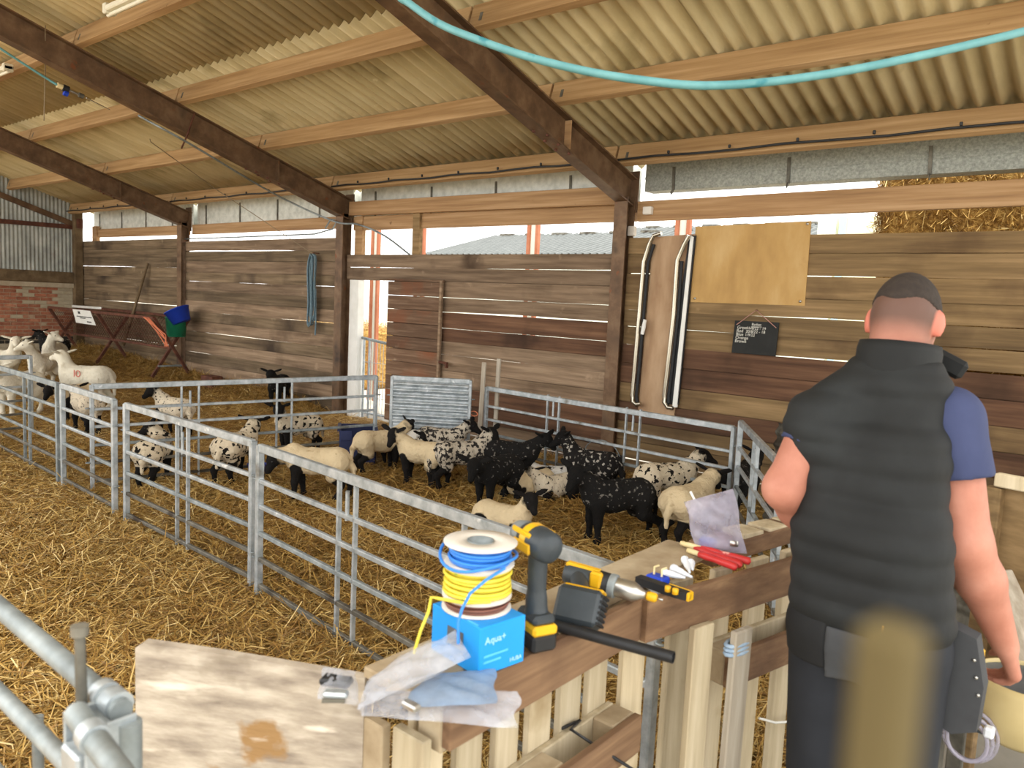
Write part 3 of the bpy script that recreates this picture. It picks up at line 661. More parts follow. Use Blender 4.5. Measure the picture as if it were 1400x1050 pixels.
for k in range(5):
    a = V3((-13.5+.05*k, 6.28, 1.24)); b_ = at_y(226+rnd.uniform(-4, 4), 458+6*(k % 3), 6.22); c_ = at_y(228+rnd.uniform(-3, 3), 474, 6.22)
    MB().tube([a, (a+b_)/2+V3((.03*(-1)**k, 0, 0)), b_, c_], .009, 6).build('strand', 'twine_orange', t)
# stick leaning against the boards
p0 = at_y(168, 472, 6.75); p1 = at_y(202, 360, 7.03)
tag(MB().tube([p0, p0*.6+p1*.4+V3((.02, 0, 0)), p1], [.035, .03, .022], 8).build('leaning_pole', 'stick'), 'rough wooden pole leaning on the boards behind the hay rack', 'pole')
p = at_y(278, 515, 6.6); tag(MB().box((p[0], 6.75, gz(p[0], 6.7)+.1), (.36, .2, .2), bev=.01).build('wooden_block', 'rust'), 'small brown block lying in the straw below the boards', 'block')

# ================================================================ THINGS ON THE WALL
# coiled rope
p = at_y(432, 348, 7.02); t = thing('coiled_rope', 'grey-blue rope coiled in long loops hanging on the boards', 'rope', p+V3((0, 0, -1.15)))
MB().tube([p+V3((0, .05, .02)), p+V3((0, -.06, .02))], .008, 6).build('hook', 'rust', t)
for k in range(9):
    ln = .9+.16*rnd.random(); w_ = .035+.03*rnd.random(); o = p+V3((rnd.uniform(-.05, .05), -.015-.008*k, 0)); n_ = 20
    MB().tube([o+V3((w_*math.sin(2*math.pi*i/n_)+.02*math.sin(i), 0, -ln/2+ln/2*math.cos(2*math.pi*i/n_))) for i in range(n_)], .011, 6, closed=True).build('loop', 'rope', t)
MB().tube([p+V3((.05, -.03, -.5)), p+V3((.07, -.03, -1.0)), p+V3((.06, -.03, -1.18))], .012, 6).build('rope_tail', 'rope', t)
# wires and air hose along the left bays
tag(MB().tube([under_roof(205, 190), under_roof(206, 194), at_y(300, 262, 6.3), at_y(350, 295, 6.6), at_y(432, 350, 7.0)], .006, 6).build('tie_line', 'string'), 'thin line running down from the roof to the coiled rope', 'line')
pts = [under_roof(190, 158, .36), under_roof(200, 164, .40), under_roof(262, 198, .45), at_y(375, 265, 6.55), at_y(455, 302, 6.95), at_y(490, 307, 6.98), at_y(525, 322, 7.0), at_y(560, 348, 7.05)]
tag(MB().hose(pts, .013, 8).build('conduit_cable', 'galv_dull'), 'grey cable sagging from the rafter past the steel post to the door boards', 'cable')
tag(MB().tube([at_y(x, y, 7.1) for x, y in ((240, 327), (330, 324), (430, 320), (455, 313), (462, 300), (452, 300), (445, 312))], .012, 8).build('water_pipe', 'galv_dull'), 'thin grey pipe looped along the top of the boards', 'pipe')
pts = [under_roof(-60, 10, .02), under_roof(-20, 50, .1), at_x(0, 66, -9.6), at_x(60, 105, -9.55), at_x(78, 116, -9.5)]
t = thing('air_line', 'pale blue air line with brass fittings under the roof', 'hose', pts[-1])
MB().hose(pts, .013, 8).build('tube', 'blue_hose', t)
MB().tube([at_x(118, 134, -9.5), under_roof(150, 150, .05)], .006, 6).build('hanging_chain', 'steel', t)
a, b_ = at_x(78, 116, -9.5), at_x(118, 134, -9.5)
for k, (u0, u1, r_, m_) in enumerate(((0, .18, .03, 'cream_plastic'), (.2, .38, .04, 'black_plastic'), (.22, .36, .03, 'blue_plastic'), (.42, .7, .014, 'steel'), (.74, .9, .028, 'galv_dark'))):
    o = V3((0, 0, -.05)) if k == 2 else 0
    MB().tube([a+(b_-a)*u0+o, a+(b_-a)*u1+o], r_, 8).build('fitting', m_, t)
MB().tube([under_roof(62, 35, .02), at_x(62, 100, -9.55), at_x(60, 165, -9.5)], .005, 6).build('cord', 'string', t)
tag(MB().tube([at_x(266, 155, -9.0), at_x(256, 185, -9.0), at_x(248, 203, -9.0)], .010, 6).build('hanging_wire', 'rust'), 'short rusty wire hooked over the rafter flange', 'wire')
# hose slung across the roof close by
hp = [(505, -75, 3.1), (540, -12, 2.75), (560, 5, 2.7), (600, 32, 2.6), (650, 53, 2.5), (720, 77, 2.42), (800, 97, 2.36), (880, 110, 2.3), (960, 117, 2.28), (1050, 112, 2.27), (1150, 98, 2.26), (1250, 78, 2.28), (1330, 60, 2.3), (1420, 37, 2.34), (1520, 2, 2.42), (1640, -55, 2.55), (1760, -140, 2.75)]
tag(MB().hose([at_d(*q) for q in hp], .0125, 12).build('water_hose', 'blue_hose'), 'turquoise hose sagging across below the roof', 'hose')
# strip lights
def strip(p, q, lab):
    p, q = V3(p), V3(q); t = thing('strip_light', lab, 'light', p, 'strip lights')
    MB().bar(p, q, .10, .05, bev=.01).build('body', 'lamp_white', t); MB().tube([p-V3((0, 0, .045)), q-V3((0, 0, .045))], .018, 8).build('lamp_tube', 'lamp_white', t)
    MB().bar(p, p+unit(q-p)*.06, .11, .09, bev=.01).build('end_cap', 'lamp_white', t)
y_ = 3.35; z_ = 3.165+TAN*(7.05-3.52)-.03
pa = at_z(148, 14, z_); strip(pa, pa+V3((1.5, 0, .0)), 'white strip light under a purlin past the middle rafter')
pb = under_roof(12, 92, .06); strip(pb, pb+V3((-1.4, 0, 0)), 'dusty strip light under the roof of the next bay')
# plywood panel, chalkboard, chrome-barred panel
y0 = WY-.012
v = [at_y(951, 310, y0), at_y(1109, 302, y0), at_y(1100, 418, y0), at_y(944, 413, y0)]
pl = tag(mk('plywood_sheet', list(v)+[p+V3((0, .012, 0)) for p in v], [(0,3,2,1),(4,5,6,7),(0,1,5,4),(1,2,6,5),(2,3,7,6),(3,0,4,7)], 'ply'), 'square of golden plywood screwed over the top boards', 'board')
for (px, py) in ((1104, 306), (1094, 412), (950, 408)):
    q = at_y(px, py, y0-.004); MB().lathe([(0, 0), (.012, 0), (.012, .004), (0, .004)], q, (V3((1,0,0)), V3((0,0,1)), V3((0,-1,0))), 10).build('screw_head', 'steel', pl)
cy = WY-.03; c00 = at_y(1005, 438, cy); c10 = at_y(1065, 441, cy); c11 = at_y(1060, 487, cy); c01 = at_y(1000, 482, cy)
t = thing('chalkboard', 'small black chalkboard with white handwriting hung on twine', 'chalkboard', c01)
mk('slate', [c00, c10, c11, c01]+[p+V3((0, .012, 0)) for p in (c00, c10, c11, c01)], [(0,3,2,1),(4,5,6,7),(0,1,5,4),(1,2,6,5),(2,3,7,6),(3,0,4,7)], 'slate', t)
apex = at_y(1034, 424, cy); MB().tube([c00+V3((.02, -.004, -.04)), apex, c10+V3((-.02, -.004, -.05))], .004, 6).build('hanging_twine', 'twine_pink', t)
MB().tube([apex+V3((0, .04, 0)), apex+V3((0, -.012, 0))], .005, 6).build('nail', 'rust', t)
def ch(u, w_): return c00*(1-u)*(1-w_)+c10*u*(1-w_)+c11*u*w_+c01*(1-u)*w_+V3((0, -.003, 0))
def chalk(s, u, w_, size): text(s, size, ch(u, w_), ch(u+.1, w_)-ch(u, w_), ch(u, w_-.1)-ch(u, w_), 'chalk', t)
chalk('Batfast', .40, .13, .034)
q0, q1 = ch(.40, .17), ch(.63, .16); MB().bar(q0, q1, .002, .004).build('underline', 'chalk', t)
for i, (s1, s2) in enumerate((('Green', '16/8/22 - 19'), ('Red', '20/8/22 - 18'), ('Blue', '1/9/22'), ('Orange', ''), ('Brown', ''))):
    chalk(s1, .07-.005*i, .25+.105*i, .042)
    if s2: chalk(s2, .29-.01*i, .25+.105*i, .038)
# chrome-barred panel
yp = WY-.02
t = thing('barred_panel', 'tall pale plywood panel with two bent chrome bars and black edging', 'panel', at_y(890, 555, yp))
v = [at_y(893, 324, yp), at_y(951, 320, yp), at_y(921, 572, yp), at_y(872, 566, yp)]
def slab(nm_, v, mt_, th=.012): mk(nm_, list(v)+[p+V3((0, th, 0)) for p in v], [(0,3,2,1),(4,5,6,7),(0,1,5,4),(1,2,6,5),(2,3,7,6),(3,0,4,7)], mt_, t)
slab('ply_sheet', v, 'ply_pale')
yb = yp-.02
slab('black_edging', [at_y(942, 322, yb), at_y(951, 322, yb), at_y(927, 553, yb), at_y(910, 553, yb)], 'rubber', .02)
slab('white_edge_strip', [at_y(944, 322, yb-.012), at_y(948, 324, yb-.012), at_y(925, 557, yb-.012), at_y(919, 557, yb-.012)], 'paper', .02)
for pts, nm_ in ((((904, 319), (894, 322), (888, 333), (880, 358), (874, 430), (868, 500), (864, 540), (865, 549), (870, 553), (876, 552)), 'chrome_bar'), (((942, 322), (935, 335), (926, 356), (921, 430), (913, 500), (908, 540), (908, 550), (913, 557), (920, 558)), 'chrome_bar')):
    MB().tube([at_y(x, y, yp-.05) for x, y in pts], .022, 10).build(nm_, 'chrome', t)
    MB().tube([at_y(x+6, y+1, yp-.03) for x, y in pts[2:-2]], .018, 8).build('rubber_seal', 'rubber', t)
MB().tube([at_y(882, 437, yp-.07), at_y(880, 447, yp-.07), at_y(878, 457, yp-.07)], [.018, .022, .018], 8).build('white_catch', 'paper', t)
MB().bar(at_y(889, 382, yp-.004), at_y(926, 381, yp-.004), .004, .006).build('joint_line', 'rubber', t) if False else None
# plastic feed trough, black bucket
A = on_ground(468, 640)
t = thing('feed_trough', 'navy plastic feed trough with a notched side in the lamb pen', 'trough', A)
ux = unit((-.45, .89, 0)); uy = unit((.89, .45, 0)); o = A+V3((0, 0, .0))
o = on_ground(488, 630); o = V3((o[0], o[1], gz(o[0], o[1])))
def trough(o, lx, ly, h):
    th = .012; out = []
    def wallp(c, sx, sy): 
        b = MB().box(c, (sx, sy, h), None, .004); return b
    ax = (unit((.62, .78, 0)), unit((-.78, .62, 0)), V3((0, 0, 1)))
    for sg in (-1, 1):
        MB().box(o+ax[0]*sg*lx/2+V3((0, 0, h/2)), (th, ly, h), ax, .004).build('end_wall', 'navy_plastic', t)
    MB().box(o+ax[1]*ly/2+V3((0, 0, h/2)), (lx, th, h), ax, .004).build('side_wall', 'navy_plastic', t)
    MB().box(o-ax[1]*ly/2+V3((0, 0, h*.36)), (lx, th, h*.72), ax, .004).build('side_wall', 'navy_plastic', t)
    MB().box(o-ax[1]*ly/2-ax[0]*lx*.33+V3((0, 0, h*.86)), (lx*.34, th, h*.28), ax, .004).build('notch_lip', 'navy_plastic', t)
    MB().box(o+V3((0, 0, .02)), (lx, ly, .02), ax).build('bottom', 'navy_plastic', t)
    for sg in (-1, 1): MB().bar(o+ax[0]*sg*(lx/2+.01)-ax[1]*ly/2+V3((0, 0, h)), o+ax[0]*sg*(lx/2+.01)+ax[1]*ly/2+V3((0, 0, h)), .035, .018, bev=.004).build('rim', 'navy_plastic', t)
trough(o, .36, .46, .36)
p = on_ground(818, 652); p = V3((-4.2, 6.32, .05))
p = at_y(822, 640, 6.42); p[2] = gz(p[0], 6.42)+.01
t = thing('black_bucket', 'dusty black rubber bucket with a wire handle behind the back hurdle', 'bucket', p)
bucket(t, p, .15, .215, .26, 'bucket_black')
MB().tube([p+V3((.21*math.cos(a), -.02*math.sin(a), .25+.17*math.sin(a))) for a in np.linspace(0, math.pi, 15)], .006, 6).build('handle', 'galv_dull', t)
MB().tube([p+V3((-.23, -.02, .25)), p+V3((-.215, -.02, .215))], .02, 8).build('handle_grip', 'red_plastic', t)
p = on_ground(337, 655); tag(MB().lathe([(0, 0), (.07, 0), (.085, .13), (.09, .13), (.09, .12), (.08, .12), (.066, .006), (0, .006)], p+V3((-.02, .12, 0)), n=20).build('blue_pot', 'blue_plastic'), 'small blue plastic pot in the straw beneath a speckled lamb', 'pot')

for (px, py, yy, sz, lab) in ((864, 316, 7.11, (.09, .05, .1), 'white chipped block on the board top beside the wide steel post'), (886, 288, 7.15, (.1, .06, .08), 'small pale junction box below the heavy timber rail')):
    p = at_y(px, py, yy); tag(MB().box(p, sz, None, .008).build('white_block' if py > 300 else 'junction_box', 'cardboard_white'), lab, 'block' if py > 300 else 'junction box')
from mathutils import noise as mnoise
# ================================================================ SMOOTH BODIES (blended distance field -> one continuous mesh)
def cone(a, b, ra, rb, tg=0, k=None): return ('c', V3(a), V3(b), ra, rb, tg, k)
def ell(c, r, ax=None, tg=0, k=None): return ('e', V3(c), np.eye(3) if ax is None else np.array([unit(q) for q in ax]), V3(r), 0, tg, k)
def pdist(pr, P):
    if pr[0] == 'c':
        _, a, b, ra, rb = pr[:5]; ab = b-a; t = np.clip(((P-a)@ab)/max(ab@ab, 1e-9), 0, 1)
        return np.linalg.norm(P-a-t[..., None]*ab, axis=-1)-(ra+(rb-ra)*t)
    _, c, R, r = pr[:4]; q = (P-c)@R.T; k0 = np.linalg.norm(q/r, axis=-1); k1 = np.linalg.norm(q/(r*r), axis=-1)
    return np.where(k1 > 1e-9, k0*(k0-1)/np.maximum(k1, 1e-9), -r.min())
def pbox(pr):
    if pr[0] == 'c': m = max(pr[3], pr[4]); return np.minimum(pr[1], pr[2])-m, np.maximum(pr[1], pr[2])+m
    m = pr[3].max(); return pr[1]-m, pr[1]+m
def field(prims, h, k, warp=None, clip=None):
    lo = np.min([pbox(p)[0] for p in prims], 0)-3*h; hi = np.max([pbox(p)[1] for p in prims], 0)+3*h
    n = np.ceil((hi-lo)/h).astype(int)+1; ax = [lo[i]+h*np.arange(n[i]) for i in range(3)]
    big = .08; D = np.full(n, big)
    for p in prims:
        a, b = pbox(p); i0 = np.maximum(((a-lo-.07)/h).astype(int), 0); i1 = np.minimum(((b-lo+.07)/h).astype(int)+2, n)
        sl = tuple(slice(i0[i], i1[i]) for i in range(3))
        G = np.stack(np.meshgrid(*[ax[i][sl[i]] for i in range(3)], indexing='ij'), -1)
        d = pdist(p, G); o = D[sl]; kk = p[6] or k
        t = np.clip(.5+.5*(o-d)/kk, 0, 1); D[sl] = o*(1-t)+d*t-kk*t*(1-t)
    if warp is not None or clip is not None:
        G = np.stack(np.meshgrid(*ax, indexing='ij'), -1)
        if warp is not None: D = D+warp(G)
        if clip is not None: D = np.maximum(D, clip(G))
    return D, lo
def nets(D, lo, h):
    s = D < 0; nx, ny_, nz_ = D.shape
    cn = [(i, j, k) for i in (0, 1) for j in (0, 1) for k in (0, 1)]
    sub = lambda A, c: A[c[0]:nx-1+c[0], c[1]:ny_-1+c[1], c[2]:nz_-1+c[2]]
    cnt = sum(sub(s, c).astype(int) for c in cn); M = (cnt > 0) & (cnt < 8); I = np.argwhere(M)
    acc = np.zeros((len(I), 3)); num = np.zeros(len(I))
    for a in cn:
        for ax in range(3):
            if a[ax] == 0:
                b = list(a); b[ax] = 1
                va = D[tuple((I+a).T)]; vb = D[tuple((I+b).T)]; x = (va < 0) != (vb < 0)
                t = np.where(x, va/np.where(x, va-vb, 1), 0); p = np.repeat(np.array(a, float)[None], len(I), 0); p[:, ax] += t
                acc += p*x[:, None]; num += x
    V = lo+h*(I+acc/num[:, None]); idx = -np.ones(M.shape, int); idx[tuple(I.T)] = np.arange(len(I)); Q = []
    for ax in range(3):
        o = [q for q in range(3) if q != ax]
        c0 = [slice(1, -1)]*3; c1 = [slice(1, -1)]*3; c0[ax] = slice(0, -1); c1[ax] = slice(1, None)
        A = s[tuple(c0)]; B = s[tuple(c1)]; E = np.argwhere(A != B); 
        if not len(E): continue
        fl = A[tuple(E.T)]; E = E.copy(); 
        for q in o: E[:, q] += 1
        def cell(da, db): e = E.copy(); e[:, o[0]] -= da; e[:, o[1]] -= db; return idx[tuple(e.T)]
        q4 = np.stack([cell(1, 1), cell(0, 1), cell(0, 0), cell(1, 0)], -1)
        if ax == 1: fl = ~fl
        q4[~fl] = q4[~fl][:, ::-1]; Q.append(q4)
    return V, np.concatenate(Q)
def blob(prims, h=.011, k=.025, warp=None, clip=None):
    D, lo = field(prims, h, k, warp, clip); return nets(D, lo, h)
def tagw(V, prims, tg, soft=.02):
    d1 = np.min([pdist(p, V) for p in prims if p[5] == tg] or [np.full(len(V), 9.)], 0); d0 = np.min([pdist(p, V) for p in prims if p[5] != tg], 0)
    return np.clip(.5+(d0-d1)/(2*soft), 0, 1)

# ---------------------------------------------------------------- lambs
def lamb_mat(name, wool, spots, sp_scale, th, soft, point, fleck=None):
    mt = bpy.data.materials.new(name); MATS[name] = mt; mt.use_nodes = True; n, l = mt.node_tree.nodes, mt.node_tree.links; b = n['Principled BSDF']
    b.inputs['Roughness'].default_value = .95; b.inputs['Specular IOR Level'].default_value = .15
    tc = n.new('ShaderNodeTexCoord'); oi = n.new('ShaderNodeObjectInfo'); mu = n.new('ShaderNodeMath'); mu.operation = 'MULTIPLY'; mu.inputs[1].default_value = 50; l.new(oi.outputs['Random'], mu.inputs[0])
    ad = n.new('ShaderNodeVectorMath'); l.new(tc.outputs['Object'], ad.inputs[0]); l.new(mu.outputs[0], ad.inputs[1])
    def noise(s, d=3):
        q = n.new('ShaderNodeTexNoise'); q.inputs['Scale'].default_value = s; q.inputs['Detail'].default_value = d; l.new(ad.outputs[0], q.inputs['Vector']); return q
    nz = noise(sp_scale); mr = n.new('ShaderNodeMapRange'); mr.inputs[1].default_value = th; mr.inputs[2].default_value = th+soft; l.new(nz.outputs['Fac'], mr.inputs[0])
    n2 = noise(6, 4); rp = n.new('ShaderNodeMix'); rp.data_type = 'RGBA'; l.new(n2.outputs['Fac'], rp.inputs[0]); c = lin(wool); rp.inputs[6].default_value = tuple(x*.8 for x in c[:3])+(1,); rp.inputs[7].default_value = tuple(min(1, x*1.15) for x in c[:3])+(1,)
    m1 = n.new('ShaderNodeMix'); m1.data_type = 'RGBA'; l.new(mr.outputs[0], m1.inputs[0]); l.new(rp.outputs[2], m1.inputs[6]); m1.inputs[7].default_value = lin(spots)
    at = n.new('ShaderNodeAttribute'); at.attribute_name = 'point'; n4 = noise(16); sm = n.new('ShaderNodeMath'); sm.operation = 'MULTIPLY_ADD'; sm.inputs[1].default_value = .5; l.new(n4.outputs['Fac'], sm.inputs[0]); l.new(at.outputs['Fac'], sm.inputs[2])
    st_ = n.new('ShaderNodeMapRange'); st_.inputs[1].default_value = .65; st_.inputs[2].default_value = .85; l.new(sm.outputs[0], st_.inputs[0])
    m2 = n.new('ShaderNodeMix'); m2.data_type = 'RGBA'; l.new(st_.outputs[0], m2.inputs[0]); l.new(m1.outputs[2], m2.inputs[6]); m2.inputs[7].default_value = lin(point)
    out = m2.outputs[2]
    l.new(out, b.inputs['Base Color'])
    bp = n.new('ShaderNodeBump'); bp.inputs['Strength'].default_value = .55; bp.inputs['Distance'].default_value = .012; n5 = noise(70, 4); l.new(n5.outputs['Fac'], bp.inputs['Height']); l.new(bp.outputs[0], b.inputs['Normal'])
lamb_mat('wool_cream', '#d0bd9a', '#b09a78', 14, .62, .1, '#1a1817')
lamb_mat('wool_white', '#d8d2c0', '#b8ae98', 5, .60, .15, '#d6c9b4')
lamb_mat('wool_spot', '#cdbfa6', '#1c1917', 24, .565, .03, '#171514')
lamb_mat('wool_speck', '#d4c8b2', '#2a2522', 34, .60, .03, '#171514')
lamb_mat('wool_grizzle', '#b5ab9a', '#2b2826', 30, .50, .05, '#171514')
lamb_mat('wool_black', '#1b1a19', '#6e6a64', 30, .62, .03, '#151413')
lamb_mat('wool_ring', '#1d1b1a', '#a09a90', 26, .575, .03, '#151413')
lamb_mat('wool_pied', '#d8d4cc', '#1a1817', 7, .54, .03, '#1a1817')
def ray_dir(yaw, pitch): return V3((math.cos(yaw)*math.cos(pitch), math.sin(yaw)*math.cos(pitch), math.sin(pitch)))
eye_me = bpy.data.meshes.new('eye'); _b = MB().lathe([(0, -.007), (.005, -.005), (.007, 0), (.005, .005), (0, .007)], n=8); eye_me.from_pydata(_b.v, [], _b.f); eye_me.materials.append(MATS['eye'])
def lamb(label, rear, front, mt, s=1.05, ny=0, npit=45, hy=0, hp=-35, lying=False, steps=(0, 0, 0, 0), group='lambs in the straw', nl=.13, ground_pts=None, body_dark=False, name='lamb', cat='lamb', fat=1.0, leg_dark=True, head_dark=True, stretch=0.0):
    a, b = on_ground(*rear), on_ground(*front); c = (a+b)/2; dx = unit((b-a)*[1, 1, 0]); th = math.atan2(dx[1], dx[0]); c[2] = gz(c[0], c[1])
    R_ = np.array([[math.cos(th), -math.sin(th), 0], [math.sin(th), math.cos(th), 0], [0, 0, 1]])
    W = lambda p: c+s*(R_@V3(p)); pr = []; zb = .31 if not lying else .125; f_ = fat
    HD = 1 if head_dark else 0; LD = 1 if leg_dark else 0
    add = lambda p0, p1, r0, r1, tg=0: pr.append(cone(W(p0), W(p1), r0*s, r1*s, tg))
    add((-.155, 0, zb+.005), (.03, 0, zb-.012), .098*f_, .10*f_); add((.03, 0, zb-.012), (.145, 0, zb), .10*f_, .088*f_)
    add((-.17, .03, zb), (-.17, -.03, zb), .085*f_, .085*f_); add((.13, 0, zb+.02), (.17, 0, zb+.045), .085, .07)
    nd = ray_dir(math.radians(ny), math.radians(npit)); nb = V3((.165, 0, zb+.055)); ne = nb+nd*nl
    add(nb, ne, .068*f_, .05)
    hd = ray_dir(math.radians(ny+hy), math.radians(hp)); hs = unit(np.cross((0, 0, 1), hd)); hu = np.cross(hd, hs)
    hc = ne+nd*.015+hd*.012
    pr.append(ell(W(hc), V3((.062, .045, .05))*s, [R_@hd, R_@hs, R_@hu], HD)); add(hc+hd*.03-hu*.006, hc+hd*.108-hu*.016, .038, .025, HD)
    add(ne-nd*.02, hc, .05, .047, HD)
    for sg in (-1, 1):
        e0 = hc-hd*.025+hs*sg*.035+hu*.022; ed = unit(hs*sg*.9+hu*.22-hd*.25); ec = e0+ed*.058
        pr.append(ell(W(ec), V3((.062, .026, .010))*s, [R_@ed, R_@unit(np.cross(hu, ed)), R_@unit(np.cross(ed, np.cross(hu, ed)))], HD, .008))
    if not lying:
        for i, (sg, st_) in enumerate(((1, steps[0]), (-1, steps[1]))):
            y = .052*sg; add((.135, y, .25), (.135+st_*.45, y, .145), .05, .026, LD if st_ or True else 0); add((.135+st_*.45, y, .145), (.13+st_*.85, y, .03), .025, .018, LD); add((.13+st_*.85, y, .03), (.14+st_*.95, y, .012), .019, .022, LD)
        for i, (sg, st_) in enumerate(((1, steps[2]), (-1, steps[3]))):
            y = .055*sg; add((-.175, y*.9, .29), (-.14+st_*.3, y, .195), .078, .045, 0); add((-.14+st_*.3, y, .195), (-.225+st_*.7, y, .13), .042, .024, LD); add((-.225+st_*.7, y, .13), (-.20+st_, y, .03), .023, .018, LD); add((-.20+st_, y, .03), (-.185+st_, y, .012), .019, .022, LD)
    else:
        for sg in (-1, 1):
            add((.14, .06*sg, .09), (.20, .09*sg, .03), .04, .024, LD); add((.20, .09*sg, .03), (.10, .10*sg, .02), .022, .018, LD)
            add((-.15, .08*sg, .09), (-.06, .13*sg, .04), .06, .03, LD); add((-.06, .13*sg, .04), (-.16, .14*sg, .02), .022, .018, LD)
    add((-.245, 0, zb+.02), (-.285, 0, zb-.06), .028, .02); add((-.285, 0, zb-.06), (-.29, 0, zb-.15), .02, .014)
    V, Q = blob(pr, .0115*max(1, s*.9), .028*s)
    pw = tagw(V, pr, 1, .022*s); lc = (V-c)*38
    nn = np.array([mnoise.noise(Vector(q)) for q in lc])+.6*np.array([mnoise.noise(Vector(q)*2.1) for q in lc])
    V = V+(V-(c+V3((0, 0, zb*s))))/np.maximum(np.linalg.norm(V-(c+V3((0, 0, zb*s))), axis=1), .02)[:, None]*(nn*.0065*s*(1-.85*pw))[:, None]
    t = thing(name, label, cat, c, group)
    mk('body', V, Q, mt, t, True, {'point': pw})
    for sg in (-1, 1):
        e = W(hc+hd*.038+hs*sg*.039+hu*.017)-c; o = bpy.data.objects.new('eye', eye_me); C.objects.link(o); o.parent = t; o.location = tuple(e); o.scale = (s, s, s)
    return t, W
WS = 'white sheep by the left hurdles'
t10, W10 = lamb('big white sheep with a red number 10 on its flank looking left', (139, 561), (95, 558), 'wool_white', 1.5, -25, 50, 15, -8, name='white_sheep', cat='sheep', fat=1.08, leg_dark=False, head_dark=False, group=WS, nl=.15)
# raddle mark painted on the fleece
def mark(root, W, s, side, x0, z0, size):
    base = W((x0, side*.109*1.02, z0)); X = unit(W((x0-1, 0, z0))-W((x0, 0, z0))) if side > 0 else unit(W((x0+1, 0, z0))-W((x0, 0, z0)))
    Zv = V3((0, 0, 1)); out = unit(W((0, side, 0))-W((0, 0, 0)))
    b = MB(); b.tube([base+Zv*size*.55-X*size*.0, base+X*size*.02, base-Zv*size*.45], .007, 6)
    n_ = 14; b.tube([base+X*(size*.55+size*.3*math.cos(2*math.pi*i/n_))+Zv*(size*.05+size*.42*math.sin(2*math.pi*i/n_)) for i in range(n_)], .007, 6, closed=True)
    b.build('raddle_mark', 'raddle', root)
mark(t10, W10, 1.5, 1, .03, .345, .1)
lamb('white sheep standing beside the hurdle with its rump toward number 10', (50, 562), (0, 572), 'wool_white', 1.4, 10, 45, 0, -20, name='white_sheep', cat='sheep', leg_dark=False, head_dark=False, group=WS)
lamb('white sheep with head raised behind the hurdle at the brick wall side', (-15, 528), (12, 530), 'wool_white', 1.45, -40, 60, -20, -10, name='white_sheep', cat='sheep', leg_dark=False, head_dark=False, group=WS, nl=.16)
lamb('white sheep peering over the back of number 10', (70, 528), (54, 533), 'wool_white', 1.35, -10, 55, -30, -15, name='white_sheep', cat='sheep', leg_dark=False, head_dark=False, group=WS, nl=.17)
lamb('white sheep with pricked ears farthest back by the brick wall', (80, 512), (66, 518), 'wool_white', 1.35, 40, 55, 30, -15, name='white_sheep', cat='sheep', leg_dark=False, head_dark=False, group=WS, nl=.17)
lamb('black lamb showing its ears before the black bricks', (80, 500), (66, 505), 'wool_black', 1.2, 0, 45, 0, -20)
lamb('black-faced white lamb stooping under the chin of number 10', (112, 572), (90, 576), 'wool_cream', 1.15, 0, 5, 20, -40)
lamb('speckled lamb standing rump-on behind the short narrow hurdle', (126, 594), (108, 586), 'wool_speck', 1.15, 0, 20, 0, -40)
lamb('white lamb flecked with black dots behind the dividing hurdle', (257, 600), (217, 590), 'wool_speck', 1.15, 55, 45, 40, -25)
lamb('spotted lamb with a brown rump turning its head behind the front post', (199, 670), (224, 656), 'wool_spot', 1.08, 60, 35, 50, -25)
lamb('heavily speckled lamb facing away behind the middle front post', (304, 664), (343, 650), 'wool_spot', 1.12, 10, 30, 0, -40, steps=(0, .02, -.03, .03))
lamb('black-headed lamb with a leopard-spotted back staring outward', (424, 617), (388, 622), 'wool_spot', 1.05, 35, 55, 30, -25)
lamb('cream lamb walking with its dark head lowered behind the front hurdle', (463, 684), (399, 682), 'wool_cream', 1.13, 25, -10, 10, -55, steps=(.03, -.04, .03, -.05))
lamb('cream lamb with black head leaning over beside the navy trough', (498, 648), (540, 643), 'wool_cream', 1.05, 5, 35, -10, -50)
lamb('creamy yellow lamb with black face standing before the iron-clad hurdle', (599, 667), (550, 660), 'wool_cream', 1.03, 45, 40, 40, -50, steps=(-.02, .02, .04, -.05))
lamb('grizzled lamb pressed against the corrugated iron sheet', (588, 640), (617, 642), 'wool_grizzle', 1.03, 15, 40, -20, -25)
lamb('dark-legged lamb with a curly mottled fleece facing the drill', (608, 668), (650, 664), 'wool_grizzle', 1.08, 0, 45, -60, -35, steps=(0, 0, -.05, -.02))
lamb('small lamb with pale curled belly between the creamy lamb and trough', (535, 636), (562, 640), 'wool_pied', .95, 0, 10, 0, -40)
lamb('coal black lamb with lowered muzzle at the heart of the flock', (692, 688), (660, 700), 'wool_black', 1.08, 10, 10, 10, -45)
lamb('black lamb bunched behind the lying cream lamb', (682, 664), (716, 666), 'wool_black', 1.05, 10, 35, -40, -30)
lamb('cream-chested lamb with one tall black ear just behind the drill', (672, 724), (703, 731), 'wool_cream', 1.0, -10, 60, -25, -35, lying=True)
lamb('cream lamb lying curled up with a black head', (735, 676), (706, 682), 'wool_cream', 1.1, -50, 35, -60, -20, lying=True)
lamb('dotted lamb lying in the straw beside the curled cream lamb', (775, 680), (742, 684), 'wool_speck', 1.0, -70, 25, -60, -20, lying=True)
lamb('pied black and white lamb crouching behind the dotted lamb', (765, 672), (735, 668), 'wool_pied', 1.05, 10, 25, 20, -30, lying=True)
lamb('black lamb with white ring pattern on its back by the black bucket', (828, 686), (782, 678), 'wool_ring', 1.12, 10, 55, 30, -30)
lamb('long black lamb stretching its hind legs in the front of the pen', (872, 736), (803, 744), 'wool_black', 1.18, 10, 40, 20, -40, steps=(0, .02, -.12, -.08))
lamb('black lamb with a cream speckled saddle near the back corner', (878, 708), (940, 704), 'wool_spot', 1.12, -5, 40, -20, -20, steps=(0, 0, -.05, -.02))
